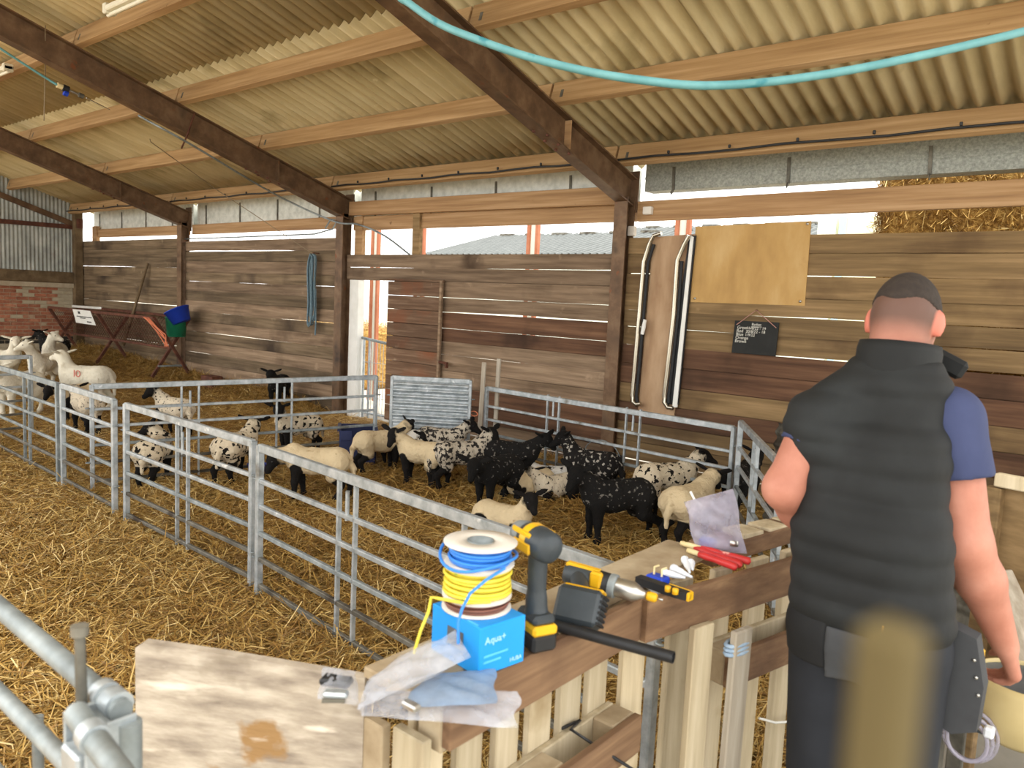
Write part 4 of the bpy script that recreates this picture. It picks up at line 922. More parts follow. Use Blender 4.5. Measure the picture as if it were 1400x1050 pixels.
lamb('cream lamb half hidden behind the upright plastic bag', (922, 750), (956, 735), 'wool_cream', 1.12, 0, 25, 0, -40)
lamb('black lamb in the shadow beside the slanting side hurdle', (1000, 706), (1022, 694), 'wool_black', 1.05, 0, 30, 0, -40)
lamb('black lamb against the far boards beyond the dividing hurdle', (388, 556), (372, 562), 'wool_black', 1.1, -10, 40, 10, -25)

# ================================================================ MAN
D0 = 1.95
P = lambda x, y, d=D0: at_d(x, y, d)
fw = unit((.04, 1, 0)); rt = unit((1, -.04, 0)); up = V3((0, 0, 1))
feet = (P(1190, 850)*[1, 1, 0])+V3((0, 0, .002))
man = thing('person', 'man seen from behind in a black quilted vest and navy T-shirt bending over a tub', 'person', feet)
hc = P(1238, 432, 1.97); hup = unit(up+fw*.28); hfw = unit(fw-up*.28); hrt = unit(np.cross(hfw, hup))
N = P(1226, 505, 1.97); M_ = P(1196, 620, 1.95); Wp = P(1190, 735, 1.93); Hp = P(1188, 830, 1.93)
SL, SR = P(1117, 575, 2.00), P(1296, 572, 1.92)
ER, WR = P(1320, 742, 1.90), P(1374, 882, 1.98)
EL, WL = P(1072, 668, 2.0), P(1122, 742, 2.14)
b = [ell(hc, (.078, .098, .108), [hrt, hfw, hup], 0), ell(hc+hfw*.045-hup*.06, (.058, .062, .07), [hrt, hfw, hup], 0), cone(hc-hup*.06-hfw*.02, N-up*.02, .062, .068),
     cone(hc-hup*.075-hfw*.03, hc-hup*.13-hfw*.03, .056, .062), cone(hc+hfw*.098-hup*.015, hc+hfw*.115-hup*.04, .010, .016), ell(hc+hfw*.085-hup*.075, (.026, .018, .012), [hrt, hfw, hup])]
for sg in (-1, 1):
    e = hc+hrt*sg*.081-hup*.02-hfw*.008; b.append(ell(e, (.012, .020, .034), [unit(hrt*sg-hfw*.35), unit(hfw+hrt*sg*.35), hup], 1, .008))
b += [cone(N-up*.06, M_, .085, .08), cone(N+rt*.02-up*.03, SR-up*.015, .06, .062), cone(N-rt*.02-up*.03, SL-up*.015, .06, .062)]
b += [cone(SR, ER, .066, .057), cone(ER, ER*.65+WR*.35, .058, .055), cone(ER*.65+WR*.35, WR, .055, .032), cone(SL, EL, .058, .05), cone(EL, EL*.65+WL*.35, .052, .049), cone(EL*.65+WL*.35, WL, .049, .031)]
def hand(Wr, d, side, curl, thumb):
    """d: along the hand, side: across the knuckles (toward the index finger), curl: direction the fingers bend"""
    d, side, curl = unit(d), unit(side), unit(curl); out = []
    K = Wr+d*.095
    for o in (-.028, 0, .028): out.append(cone(Wr+side*o*.6+d*.01, K+side*o, .021, .017, 0, .012))
    for i, (o, L) in enumerate(((.036, .072), (.012, .08), (-.012, .074), (-.034, .058))):
        k0 = K+side*o; k1 = k0+unit(d*.75+curl*.65)*L*.5; k2 = k1+unit(d*.15+curl)*L*.34; k3 = k2+unit(curl-d*.35)*L*.28
        out += [cone(k0, k1, .0105, .0098, 0, .004), cone(k1, k2, .0098, .0088, 0, .004), cone(k2, k3, .0088, .0078, 0, .004)]
    t0 = Wr+side*.022+d*.03; t1 = t0+unit(side*.8+d*.5+thumb*.4)*.045; t2 = t1+unit(d*.8+thumb*.6+side*.1)*.034
    out += [cone(t0, t1, .015, .0115, 0, .006), cone(t1, t2, .0115, .009, 0, .004)]
    return out
HR = P(1386, 925, 2.02)-WR
b += hand(WR, HR, -fw*.3-rt*.95 if False else fw*.9-rt*.3, -rt*.8+fw*.2-up*.3, -rt)
b += hand(WL, unit(fw*.8+rt*.4-up*.3), unit(rt*.5+up*.6), -up*.5+rt*.4, rt)
V, Q = blob(b, .0075, .022)
# stubble shading attribute: 1 on the cropped back and sides of the head
q = (V-hc); hz_ = q@hup; hf_ = q@hfw
st_ = np.clip((hz_+.095+.25*hf_*(hf_ > 0)*-1)/.07, 0, 1)*np.clip((.045-hf_)/.03, 0, 1)*(np.linalg.norm(q, axis=1) < .17)
ears = tagw(V, b, 1, .006)
mt = mat('skin_head', ['#a86c58', '#b87c68', '#c48c78'], .55, scale=6, bump=.03, bscale=120)
n, l = mt.node_tree.nodes, mt.node_tree.links; bs = n['Principled BSDF']; src = bs.inputs['Base Color'].links[0].from_socket
for nm_, col, fac in (('stubble', '#43342b', .85), ('ear', '#cf7462', .8)):
    a = n.new('ShaderNodeAttribute'); a.attribute_name = nm_; mu = n.new('ShaderNodeMath'); mu.operation = 'MULTIPLY'; mu.inputs[1].default_value = fac; l.new(a.outputs['Fac'], mu.inputs[0])
    mx = n.new('ShaderNodeMix'); mx.data_type = 'RGBA'; l.new(mu.outputs[0], mx.inputs[0]); l.new(src, mx.inputs[6]); mx.inputs[7].default_value = lin(col); src = mx.outputs[2]
l.new(src, bs.inputs['Base Color'])
mk('body', V, Q, mt, man, True, {'stubble': st_*(1-ears), 'ear': ears})
for sg in (-1, 1):
    o = bpy.data.objects.new('eye', eye_me); C.objects.link(o); o.parent = man; o.location = tuple(hc+hfw*.09+hrt*sg*.032-hup*.002-feet); o.scale = (1.6,)*3
# hair: cropped cap
hp_ = [ell(hc, (.0805, .1005, .1105), [hrt, hfw, hup])]
V, Q = blob(hp_, .006, .01, clip=lambda G: -((G-hc)@hup+.008+.5*np.clip(-((G-hc)@hfw), 0, 1)*-.45-.35*np.clip((G-hc)@hfw, 0, 1)-.018*np.sin(((G-hc)@hrt)*28)**2))
mk('hair', V, Q, 'hair', man, True)
# vest (quilted)
R1, R2, R3 = .104, .112, .118
vp = [ell(N-up*.05-fw*.012, (.13, .118, .10), [rt, fw, up]), cone(N+rt*.03-up*.05, M_+rt*.06, .085, R1), cone(N-rt*.03-up*.05, M_-rt*.085, .085, R1), cone(M_+rt*.06, Wp+rt*.064, R1, R2), cone(M_-rt*.085, Wp-rt*.072, R1, R2), cone(M_, Wp, R1, R1), cone(Wp+rt*.064, Hp+rt*.075-up*.005, R2, R3), cone(Wp-rt*.072, Hp-rt*.075-up*.005, R2, R3), cone(Wp, Hp, R2, R2),
      cone(N+rt*.02-up*.03, SR-rt*.065+up*.012, .075, .068), cone(N-rt*.02-up*.03, SL+rt*.0+up*.008, .075, .076), cone(SR-rt*.085-up*.03, M_+rt*.06, .075, .09), cone(SL+rt*.01-up*.04, M_-rt*.1, .085, .092)]
V, Q = blob(vp, .0095, .035, warp=lambda G: .0035-.006*np.abs(np.sin(G[..., 2]*math.pi/.062)), clip=lambda G: np.maximum((Hp[2]-.05)-G[..., 2], (G[..., 2]-N[2]-.03)))
mk('vest', V, Q, 'vest', man, True)
cx = unit(hup*.6+up*.8); cb = unit(np.cross(rt, cx)); MB().lathe([(.098, -.03), (.098, .035), (.094, .055), (.086, .055), (.084, .03), (.084, -.03)], N+up*.01, (rt, cb*1.12, cx), 28).build('collar', 'vest', man)
MB().bar(N+fw*.1+rt*.05+up*.04, N+fw*.11+rt*.13-up*.0, .03, .05, bev=.01).build('collar_flap', 'vest', man)
# T-shirt sleeves
sp = [cone(SR+rt*.0-up*.005, SR*.45+ER*.55, .08, .086), cone(SR-rt*.04, SR, .06, .072)]
V, Q = blob(sp, .0085, .03, clip=lambda G: (G-(SR*.52+ER*.48))@unit(ER-SR)); mk('sleeve', V, Q, 'tshirt', man, True)
sp = [cone(SL-up*.03, SL*.5+EL*.5, .068, .066)]
V, Q = blob(sp, .0085, .03, clip=lambda G: (G-(SL*.62+EL*.38))@unit(EL-SL)); mk('sleeve', V, Q, 'tshirt', man, True)
# trousers and boots
LH, RH = Hp-rt*.082, Hp+rt*.085
zf = .1; LK = V3((LH[0]-.01, LH[1]+.03, .52)); RK = V3((RH[0]+.015, RH[1]+.02, .52)); LF = V3((LH[0]-.02, LH[1]-.02, zf)); RF = V3((RH[0]+.03, RH[1]-.03, zf))
tp = [cone(Hp+rt*.07+up*.04, Hp-rt*.07+up*.04, .108, .108), cone(Hp+rt*.07-up*.06, Hp-rt*.07-up*.06, .112, .112), cone(LH-up*.08, LK, .105, .078), cone(RH-up*.08, RK, .105, .078), cone(LK, LF, .076, .068), cone(RK, RF, .076, .068)]
V, Q = blob(tp, .0105, .03, warp=lambda G: .004*np.sin(G[..., 2]*55+G[..., 0]*20)*(G[..., 2] < .6)); mk('trousers', V, Q, 'trousers', man, True)
for F_ in (LF, RF):
    V, Q = blob([cone(F_-up*.02, F_+fw*.02-up*.05, .06, .05), cone(F_+fw*.0-up*.055, F_+fw*.15-up*.06, .045, .042)], .009, .03, clip=lambda G: .004-G[..., 2]); mk('boot', V, Q, 'boot', man, True)
# pocket panels on the seat, label, holster pouch with yellow-handled knife
bk = Hp-fw*.118
def patch(nm_, pts, mt_, th=.008, par=man):
    pts = [V3(p) for p in pts]; n_ = len(pts); o = -fw*th
    return mk(nm_, pts+[p+o for p in pts], [tuple(range(n_)), tuple(range(2*n_-1, n_-1, -1))]+[(i, n_+i, n_+(i+1) % n_, (i+1) % n_) for i in range(n_)], mt_, par)
sb = lambda x, y, d=1.815: P(x, y, d)
def cloth_panel(nm_, a0, a1, c0, c1, mt_, grow):
    pp_ = [cone(p[1], p[2], p[3]+grow, p[4]+grow) for p in tp]
    def cl_(G):
        a = (G-Hp)@rt; c = (G-Hp)@up; f_ = (G-Hp)@fw
        return np.maximum.reduce([a0-a, a-a1, c0-c, c-c1, f_+.03])
    V, Q = blob(pp_, .007, .03, clip=cl_); mk(nm_, V, Q, mt_, man, True)
cloth_panel('seat_panel', -.06, .10, -.17, -.035, 'pocket_grey', .006)
cloth_panel('black_panel', -.20, -.058, -.15, -.02, 'trousers_black', .004)
lb = patch('brand_patch', [sb(1207, 854, 1.80), sb(1237, 857, 1.80), sb(1236, 867, 1.80), sb(1206, 864, 1.80)], 'label_orange')
q0 = sb(1208, 863.5, 1.789); text('DEWALT', .0135, q0, sb(1237, 866.2, 1.789)-q0, up, 'trousers_black', man)
pc = P(1312, 925, 1.86)
pouch = MB(); pouch.prism([(-.045, .13), (.03, .11), (.055, .0), (.05, -.11), (.0, -.135), (-.045, -.12)], .05, pc, (rt, up, -fw)); po = pouch.build('tool_pouch', 'pocket_grey', man)
for i in range(3): MB().lathe([(0, 0), (.005, 0), (.004, .004), (0, .004)], pc+rt*(.03+.008*i)+up*(.06-.04*i)-fw*.025, (rt, up, -fw), 8).build('rivet', 'steel', po)
kp = P(1337, 900, 1.90)
MB().bar(kp-up*.03, kp+up*.028, .026, .022, fw, bev=.006).build('knife_handle', 'tool_yellow', po); MB().bar(kp-up*.14, kp-up*.03, .03, .02, fw, bev=.005).build('knife_sheath', 'black_plastic', po)
MB().bar(kp-rt*.03+up*.02, kp-rt*.028+up*.045, .035, .02, fw, bev=.008).build('red_tool_end', 'red_plastic', po)
# ================================================================ PALLET BARRIER
UP = V3((0, 0, 1)); ZT = 1.08
def pallet(label, o, d, L, slat_at, zmid, top_mt, skid_mt, s0=0.0, back=.105):
    o, d = V3(o), unit(d); nb = unit(np.cross(UP, d)); Z = lambda z: UP*z
    t = thing('pallet', label, 'pallet', o, 'upright pallets')
    fr = lambda s, q, z: o+d*s+nb*q+Z(z)
    MB().bar(fr(0, .012, ZT-.055), fr(L, .012, ZT-.055), .024, .11, bev=.003).build('skid_board', top_mt, t)
    for z in (zmid, .10): MB().bar(fr(s0, .012, z), fr(L, .012, z), .024, .10, bev=.003).build('skid_board', skid_mt, t)
    for z in (zmid, .10): MB().bar(fr(s0, back-.008, z), fr(L, back-.008, z), .02, .10, bev=.003).build('stringer_board', 'pallet', t)
    for z in (ZT-.075, zmid, .10):
        for s in (.05 if z > 1 else s0+.05, L/2+s0/2, L-.05): MB().box(fr(s, .056, z), (.1, .064, .1), (d, nb, UP), .004).build('block', 'pallet_block', t)
    for s in slat_at:
        MB().bar(fr(s, back+.012, .03), fr(s+rnd.uniform(-.004, .004), back+.012, ZT-.028), .022, rnd.uniform(.078, .09), d, bev=.003).build('slat', 'pallet', t)
    return t, fr
zm_ = float(at_x(900, 985, -.925)[2])
pallet('upright pallet with cream slats under the blue box and drill', (-.925, .99, 0), (0, 1, 0), .72, [.05, .175, .30, .425, .55, .67], zm_, 'pallet_brown', 'pallet_brown')
t2, fr2 = pallet('upright pallet with a dark top board reaching behind the man', (-.905, 1.665, 0), (.26, 1.17, 0), 1.25, [.08, .26, .44, .62, .8, .98, 1.16], zm_+.09, 'pallet_brown', 'pallet_brown', s0=.36)
MB().bar(fr2(.20, -.013, 0), fr2(.20, -.013, ZT-.1), .022, .08, fr2(1, 0, 0)-fr2(0, 0, 0), bev=.003).build('front_slat', 'pallet', t2)
tag(MB().box((-1.055, 1.56, ZT-.011), (.145, 1.22, .022), bev=.003).build('top_plank', 'pallet_block'), 'flat plank laid along the pallet tops under the tools', 'plank')
tag(MB().bar((-1.03, 2.2, ZT-.03), (-.80, 3.1, ZT+.01), .1, .06, bev=.004).build('rough_beam', 'pallet_brown'), 'rough brown beam behind the upright plastic bag', 'beam')
for k, (s, z) in enumerate(((.22, .02), (.36, .03), (.5, .025))):
    p_ = V3((-1.03+.23*s, 2.2+.9*s, ZT+.012)); tag(MB().box(p_, (.09, .10, .02), (unit((.9, -.23, 0)), unit((.23, .9, 0)), UP), .003).build('batten_end', 'pallet'), 'short pale batten end nailed across the rough brown beam', 'batten', 'batten ends on the rough beam')
tag(MB().bar((-1.0, .965, .0), (-1.0, .965, ZT-.09), .024, .085, (1, 0, 0), bev=.003).build('end_slat', 'pallet'), 'cream slat closing the pallet end below the plastic bags', 'slat')
tag(MB().bar((-1.10, .96, .0), (-1.10, .96, ZT-.1), .024, .07, (1, 0, 0), bev=.003).build('end_slat', 'pallet_block'), 'brownish slat between the wide weathered board and the cream slat', 'slat')
q = fr2(.33, -.035, 0); tk = thing('grey_stake', 'peeling grey stake tied with blue string in front of the pallet', 'stake', q)
MB().bar(q+UP*0, q+UP*(ZT-.13)+V3((.01, 0, 0)), .022, .075, fr2(1, 0, 0)-fr2(0, 0, 0), bev=.004).build('board', 'weathered_grey', tk)
dd = unit(fr2(1, 0, 0)-fr2(0, 0, 0)); nn = unit(np.cross(UP, dd))
for k in range(3): MB().tube([q+UP*(.885+.012*k)+dd*.046*math.cos(a)-nn*.018*math.sin(a) for a in np.linspace(0, 2*math.pi, 13)[:-1]], .006, 6, closed=True).build('string_turn', 'twine_blue', tk)
q2 = fr2(.60, -.03, 0)
ln = thing('slack_string', 'white string with a blue knot strung across the pallet', 'string', at_x(1040, 985, -.84))
pts = [at_x(1038, 982, -.845), at_x(1060, 988, -.82), at_x(1088, 986, -.79)]
MB().tube(pts, .004, 6).build('line', 'paper', ln); MB().lathe([(0, -.012), (.012, -.006), (.012, .006), (0, .012)], pts[-1], n=8).build('knot', 'blue_plastic', ln)
wr = [at_x(768, 996, -1.03), at_x(785, 988, -1.02), at_x(793, 985, -1.02), at_x(780, 997, -1.0), at_x(815, 1020, -.95), at_x(862, 1050, -.9), at_x(900, 1075, -.88)]
tag(MB().tube(wr, .004, 6).build('tie_wire', 'cable_black'), 'dark wire tied round a cream pallet slat', 'wire')
# wide weathered board standing at the end
A, B = V3((-1.53, .70, 0)), V3((-1.125, .955, 0)); d = unit(B-A); nb = unit(np.cross(UP, d))
mk_ = MB(); n_ = 10; poly = [(0, 0), (.48, 0), (.48, ZT-.02), (.34, ZT-.012), (.2, ZT-.004), (.1, ZT), (.015, ZT+.002), (0, ZT-.01)]
mk_.prism(poly, .022, A, (d, UP, np.cross(d, UP)))
tag(mk_.build('weathered_board', 'weathered'), 'wide weathered pale board standing at the pallet end with knots and stains', 'board')

# ================================================================ PIPE GATE
g = thing('pipe_gate', 'galvanised pipe gate with a hinge pin at the wide weathered board', 'gate', (-1.5, .47, .1))
MB().tube([(-2.9, .475, 1.2), (-1.6, .472, 1.2), (-1.075, .468, 1.198)], .0165, 14).build('top_rail', 'galv_dull', g)
lo0, lo1 = at_y(0, 950, .472), at_y(92, 1058, .472)
MB().tube([(-2.9, .475, 1.03), (-1.02, .47, 1.03)], .015, 12).build('rail', 'galv_dull', g)
for z in (.86, .66, .42, .15): MB().tube([(-2.9, .475, z), (-1.05, .47, z)], .015, 12).build('rail', 'galv_dull', g)
for x in (-1.46, -2.2): MB().tube([(x, .49, .15), (x, .49, 1.03)], .010, 8).build('upright', 'galv_dull', g)
MB().tube([(-1.055, .47, .1), (-1.055, .47, 1.19)], .0165, 12).build('end_post', 'galv_dull', g)
for x, w_ in ((-1.10, .028), (-1.135, .02)): MB().tube([(x-w_/2, .47, 1.2), (x+w_/2, .47, 1.2)], .021, 14).build('collar', 'galv', g)
MB().box((-2.93, .475, .63), (.08, .08, 1.3), bev=.005).build('hinge_post', 'galv_dull', g)
g2 = thing('latch_post', 'short galvanised post with bracket plates, pipe stub and upright pin', 'post', (-1.09, .42, 0))
MB().box((-1.09, .425, .58), (.055, .045, 1.16), bev=.004).build('post', 'galv', g2)
for dx in (-.035, .035): MB().box((-1.09+dx, .445, 1.165), (.006, .07, .07), bev=.002).build('bracket_plate', 'galv', g2)
MB().tube([(-1.12, .425, 1.195), (-.85, .40, 1.185), (-.55, .37, 1.17)], .0165, 14).build('pipe_stub', 'galv_dull', g2)
MB().tube([(-1.06, .419, 1.193), (-1.035, .417, 1.192)], .021, 14).build('collar', 'galv', g2)
pp = at_y(112, 972, .44); pt_ = at_y(109, 868, .44)
MB().tube([pp, pt_], [.0085, .0075], 10).build('pin', 'galv_dark', g2); MB().tube([pt_, pt_+UP*.014], .0125, 10).build('pin_head', 'galv_dark', g2)

# ================================================================ THINGS ON THE BARRIER
def hdir(a, b): v = V3(b)-V3(a); v[2] = 0; return unit(v)
# blue box
n0 = at_z(654, 928, ZT); n1 = at_z(716, 905, ZT); u = hdir(n0, n1); v = np.cross(UP, u); wdt = np.linalg.norm((n1-n0)[:2]); H_ = .098; dep = .155
bx_ = thing('blue_box', 'bright blue cardboard box with white lettering under the cable reels', 'box', n0)
cen = n0+u*wdt/2+v*dep/2+UP*(H_/2+.001); MB().box(cen, (wdt, dep, H_), (u, v, UP), .002).build('carton', 'box_blue', bx_)
fo = n0-v*.0012
text('Aqua+', .020, fo+u*.012+UP*(H_-.034), u, UP, 'print_white', bx_); text('HUBA', .012, fo+u*(wdt-.008)+UP*.012, u, UP, 'print_white', bx_, align='R')
for (a, w_, z) in ((.01, .062, .040), (.01, .044, .028)): MB().box(fo+u*(a+w_/2)+UP*z, (w_, .001, .004), (u, v, UP)).build('print_line', 'print_soft', bx_)
MB().box(n0+u*.006+v*.03+UP*(H_+.0015), (.004, .03, .001), (u, v, UP)).build('print_line', 'print_soft', bx_)
MB().box(n0-u*.0012+v*.075+UP*.055, (.001, .05, .035), (u, v, UP)).build('end_label', 'grey_plastic', bx_)
# three cable reels
rc = at_z(648, 826, ZT+H_); rc = rc*.5+(cen)*.5; rc = V3((rc[0], rc[1], ZT+H_+.002)); R_ = .071; z = rc[2]
def reel(label, z0, hgt, mt_, rw, wires, top_r=None, tilt=(0, 0), dw=.0034):
    t = thing('cable_reel', label, 'cable reel', (rc[0], rc[1], z0), 'stacked cable reels'); o = V3((rc[0]+tilt[0], rc[1]+tilt[1], 0))
    for zz, r_ in ((z0, R_), (z0+hgt-.003, top_r or R_)):
        MB().lathe([(.026, 0), (r_, 0), (r_, .003), (.026, .003), (.026, 0)], o+UP*zz, n=40).build('flange', 'cardboard_white', t)
    MB().lathe([(.0275, -.001), (.0275, hgt+.002), (.0245, hgt+.002), (.0245, -.001), (.0275, -.001)], o+UP*z0, n=24).build('hub', 'galv_dull', t)
    b = MB(); lay = max(2, int((hgt-.006)/(2*dw)))
    for i in range(lay):
        zz = z0+.004+dw+i*(hgt-.006-2*dw)/max(1, lay-1); w_ = rw+rnd.uniform(-.003, .002); e = rnd.uniform(-.0025, .0025); f_ = rnd.uniform(0, 6)
        b.tube([o+UP*(zz+e*math.sin(a+f_))+V3((w_*math.cos(a), w_*math.sin(a), 0)) for a in np.linspace(0, 2*math.pi, 29)[:-1]], dw, 6, closed=True)
    b.lathe([(rw-.006, .003), (rw-.006, hgt-.003)], o+UP*z0, n=28); b.build('wound_wire', mt_, t); return t
reel('brown cable reel at the bottom of the stack on the blue box', z, .028, 'wire_brown', .064, 4, dw=.003); z += .0285
reel('yellow cable reel in the middle of the stack', z, .062, 'wire_yellow', .066, 8, dw=.0042); z += .0625
tb = reel('blue cable reel topped by a wide pale card flange', z, .046, 'wire_blue', .062, 5, top_r=.075, tilt=(.002, .002), dw=.0036)
cl = -unit((cam_f*[1, 1, 0])); cr = unit(cam_r*[1, 1, 0])
lp = [rc+UP*(z-rc[2]+.02+.008*math.sin(2*a))+(cl*math.cos(a)+cr*math.sin(a))*.078-UP*.01*math.cos(a) for a in np.linspace(-2.2, 2.2, 26)]
MB().tube(lp, .0032, 7).build('loose_loop', 'wire_blue', tb)
lp = [rc+cl*.06+cr*.055+UP*(z-rc[2]+.012), rc+cl*.085+cr*.02+UP*(z-rc[2]-.004), rc+cl*.092-cr*.01+UP*(z-rc[2]-.03), rc+cl*.096-cr*.024+UP*(z-rc[2]-.06), rc+cl*.10-cr*.03+UP*(z-rc[2]-.085), rc+cl*.105-cr*.028+UP*(z-rc[2]-.125)]
MB().tube(lp, .0030, 7).build('loose_end', 'wire_blue', tb)
zy = rc[2]+.03; lp = [rc+cl*.066+cr*.03+UP*.036, rc+cl*.074-cr*.02+UP*.034, rc+cl*.06-cr*.075+UP*.036, rc+cl*.045-cr*.088+UP*.032, rc+cl*.055-cr*.092+UP*.005, rc+cl*.065-cr*.105-UP*.03, rc+cl*.08-cr*.115-UP*.07]
tag(MB().tube(lp, .0034, 7).build('yellow_wire_end', 'wire_yellow'), 'loose end of yellow wire curling down past the blue box', 'wire')

# impact driver standing on its battery
ip = at_z(731, 882, ZT); hd_ = hdir(at_z(750, 750, 1.29), at_z(692, 716, 1.29)); hs_ = np.cross(UP, hd_)
t = thing('impact_driver', 'yellow and black cordless impact driver standing upright on its battery', 'power tool', ip, 'cordless drivers')
ax3 = (hd_, hs_, UP); bc = ip+UP*.001
MB().box(bc+UP*.018, (.085, .058, .036), ax3, .006).build('battery', 'black_plastic', t); MB().box(bc+UP*.046, (.088, .06, .022), ax3, .006).build('battery_cap', 'tool_yellow', t)
for i in range(5): MB().box(bc-hs_*.03+hd_*(-.03+.015*i)+UP*.018, (.006, .004, .028), ax3).build('battery_rib', 'rubber', t)
MB().box(bc+UP*.066, (.08, .055, .022), ax3, .008).build('foot', 'tool_grey', t)
V, Q = blob([cone(bc+UP*.07, bc+UP*.10+hd_*.003, .026, .021), cone(bc+UP*.10+hd_*.003, bc+UP*.20+hd_*.005, .020, .021)], .004, .01); mk('grip', V, Q, 'tool_grey', t, True)
hz0 = bc+UP*.222+hd_*.018; a3 = (hs_, UP, hd_)
MB().lathe([(0, -.068), (.024, -.066), (.033, -.055), (.035, -.02), (.0345, .01), (.031, .03), (0, .03)], hz0, a3, 24).build('motor_housing', 'tool_grey', t)
MB().lathe([(.0305, .03), (.029, .05), (.024, .072), (.016, .082), (.012, .09), (0, .09)], hz0, a3, 24).build('nose_cone', 'galv_dull', t)
MB().lathe([(.0352, -.012), (.0358, .0), (.0352, .012)], hz0, a3, 24).build('yellow_band', 'tool_yellow', t)
for sg in (-1, 1): MB().box(hz0+hs_*sg*.034-UP*.008+hd_*.0, (.07, .006, .022), ax3, .003).build('side_badge', 'tool_yellow', t); MB().box(hz0+hs_*sg*.029+UP*.018+hd_*.01, (.075, .008, .012), ax3, .003).build('side_stripe', 'tool_yellow', t)
MB().box(bc+hd_*.026+UP*.178, (.012, .016, .03), ax3, .004).build('trigger', 'tool_yellow', t)
# drill lying on its side with the battery toward the passage
ta, tb_ = at_z(772, 782, ZT+.05), at_z(872, 812, ZT+.035); dx_ = unit(tb_-ta); dh = hdir(ta, tb_); tip = at_z(905, 820, ZT+.03); ax_d = unit(tip-ta)
sd = unit(np.cross(ax_d, UP)); uu = np.cross(sd, ax_d); o = ta
t = thing('cordless_drill', 'cordless drill lying on its side, chuck with a yellow bit pointing along the board', 'power tool', (o[0], o[1], ZT), 'cordless drivers')
a3 = (sd, uu, ax_d); LT = np.linalg.norm(tip-ta); S_ = LT/.21
def lz(prof, nm_, mt_): MB().lathe([(r*.95, h*S_) for r, h in prof], o, a3, 22).build(nm_, mt_, t)
lz([(0, 0), (.024, .002), (.029, .012), (.030, .045), (.029, .07), (0, .07)], 'motor_housing', 'tool_grey')
lz([(.0296, .07), (.030, .075), (.029, .10), (0, .10)], 'gear_case', 'black_plastic'); lz([(.030, .10), (.031, .103), (.031, .112), (.030, .114), (0, .114)], 'torque_ring', 'galv_dull')
lz([(.024, .114), (.025, .125), (.025, .15), (.021, .158), (.012, .17), (.008, .178), (0, .178)], 'chuck', 'steel'); lz([(0, .178), (.010, .179), (.012, .184), (.012, .196), (.008, .2), (0, .2)], 'bit_holder', 'tool_yellow'); lz([(0, .2), (.003, .201), (.003, .212), (0, .212)], 'bit', 'steel')
MB().box(o+ax_d*.04*S_+uu*.024, (.075*S_, .022, .014), (ax_d, sd, uu), .004).build('yellow_shell', 'tool_yellow', t); MB().box(o+ax_d*.075*S_+uu*.012+sd*.022, (.03, .02, .04), (ax_d, sd, uu), .005).build('yellow_frame', 'tool_yellow', t)
hb = o+ax_d*.03*S_; bt = at_z(800, 835, ZT+.035)
bdir = unit(bt-hb); V, Q = blob([cone(hb, bt-bdir*.03, .021, .019)], .004, .01); mk('grip', V, Q, 'tool_grey', t, True)
bc_ = at_z(793, 830, ZT+.045); bu = hdir(at_z(760, 835, ZT), at_z(826, 850, ZT)); bv = np.cross(UP, bu)
tl = unit(UP*.86-bv*-.5); bn = np.cross(bu, tl)
MB().box(bc_, (.105, .062, .082), (bu, bn, tl), .010).build('battery', 'tool_grey', t)
MB().box(bc_-bn*.032, (.085, .004, .055), (bu, bn, tl), .002).build('battery_face', 'grey_plastic', t); MB().box(bc_-bn*.034+bu*.022, (.006, .004, .045), (bu, bn, tl), .001).build('latch_line', 'steel', t)
MB().box(bc_+tl*.042-bn*.01, (.095, .035, .010), (bu, bn, tl), .004).build('battery_edge', 'tool_yellow', t)
for i in range(6): MB().box(bc_+bu*.053+tl*(-.03+.012*i), (.006, .05, .006), (bu, bn, tl)).build('battery_rib', 'rubber', t)
# black pipe
e1 = at_z(921, 899, ZT+.013); e0 = at_z(748, 852, ZT+.013)
pm = MB(); pm.tube([e0, e1], .0125, 16, caps=False); pm.tube([e0, e1], .0105, 16, caps=False)
pm.lathe([(.0125, 0), (.0105, 0)], e1, (unit(np.cross(e1-e0, UP)), np.cross(unit(np.cross(e1-e0, UP)), unit(e1-e0)), unit(e1-e0)), 16)
tag(pm.build('plastic_pipe', 'black_plastic'), 'short length of black pipe jutting out over the passage', 'pipe')
# pocket saw with yellow edge
s0, s1 = at_z(872, 792, ZT+.012), at_z(942, 816, ZT+.012); sdr = unit(s1-s0); sp_ = np.cross(UP, sdr)
t = thing('folding_saw', 'flat black tool with a yellow rim lying across the slot', 'hand tool', s0)
MB().prism([(0, -.012), (np.linalg.norm(s1-s0)*.8, -.014), (np.linalg.norm(s1-s0), -.006), (np.linalg.norm(s1-s0), .014), (0, .014)], .02, s0, (sdr, sp_, UP)).build('handle', 'black_plastic', t)
MB().bar(s1-sdr*.07+sp_*.015, s1+sp_*.015, .006, .022, bev=.002).build('yellow_rim', 'tool_yellow', t); MB().bar(s1+sp_*.016, s1-sp_*.008, .008, .022, bev=.002).build('yellow_end', 'tool_yellow', t)
q = s1-sdr*.03-sp_*.016; 
for k in range(2): MB().lathe([(0, 0), (.008, .002), (.008, .016), (0, .018)], q-sdr*.022*k, n=10).build('yellow_knob', 'tool_yellow', t)
# blue clip box
c_ = at_z(899, 792, ZT+.012); t = thing('blue_clip', 'small royal blue plastic clip with two brass prongs', 'clip', c_-UP*.012)
MB().box(c_, (.055, .04, .022), (sdr, sp_, UP), .005).build('base', 'blue_plastic', t); MB().box(c_-sp_*.02-UP*.004, (.06, .02, .012), (sdr, sp_, UP), .004).build('lip', 'blue_plastic', t)
for k in (-1, 1): MB().tube([c_+sdr*.012*k+UP*.01, c_+sdr*.012*k+UP*.03, c_+sdr*.012*k+sp_*.02+UP*.03], .003, 6).build('prong', 'cream_plastic', t)
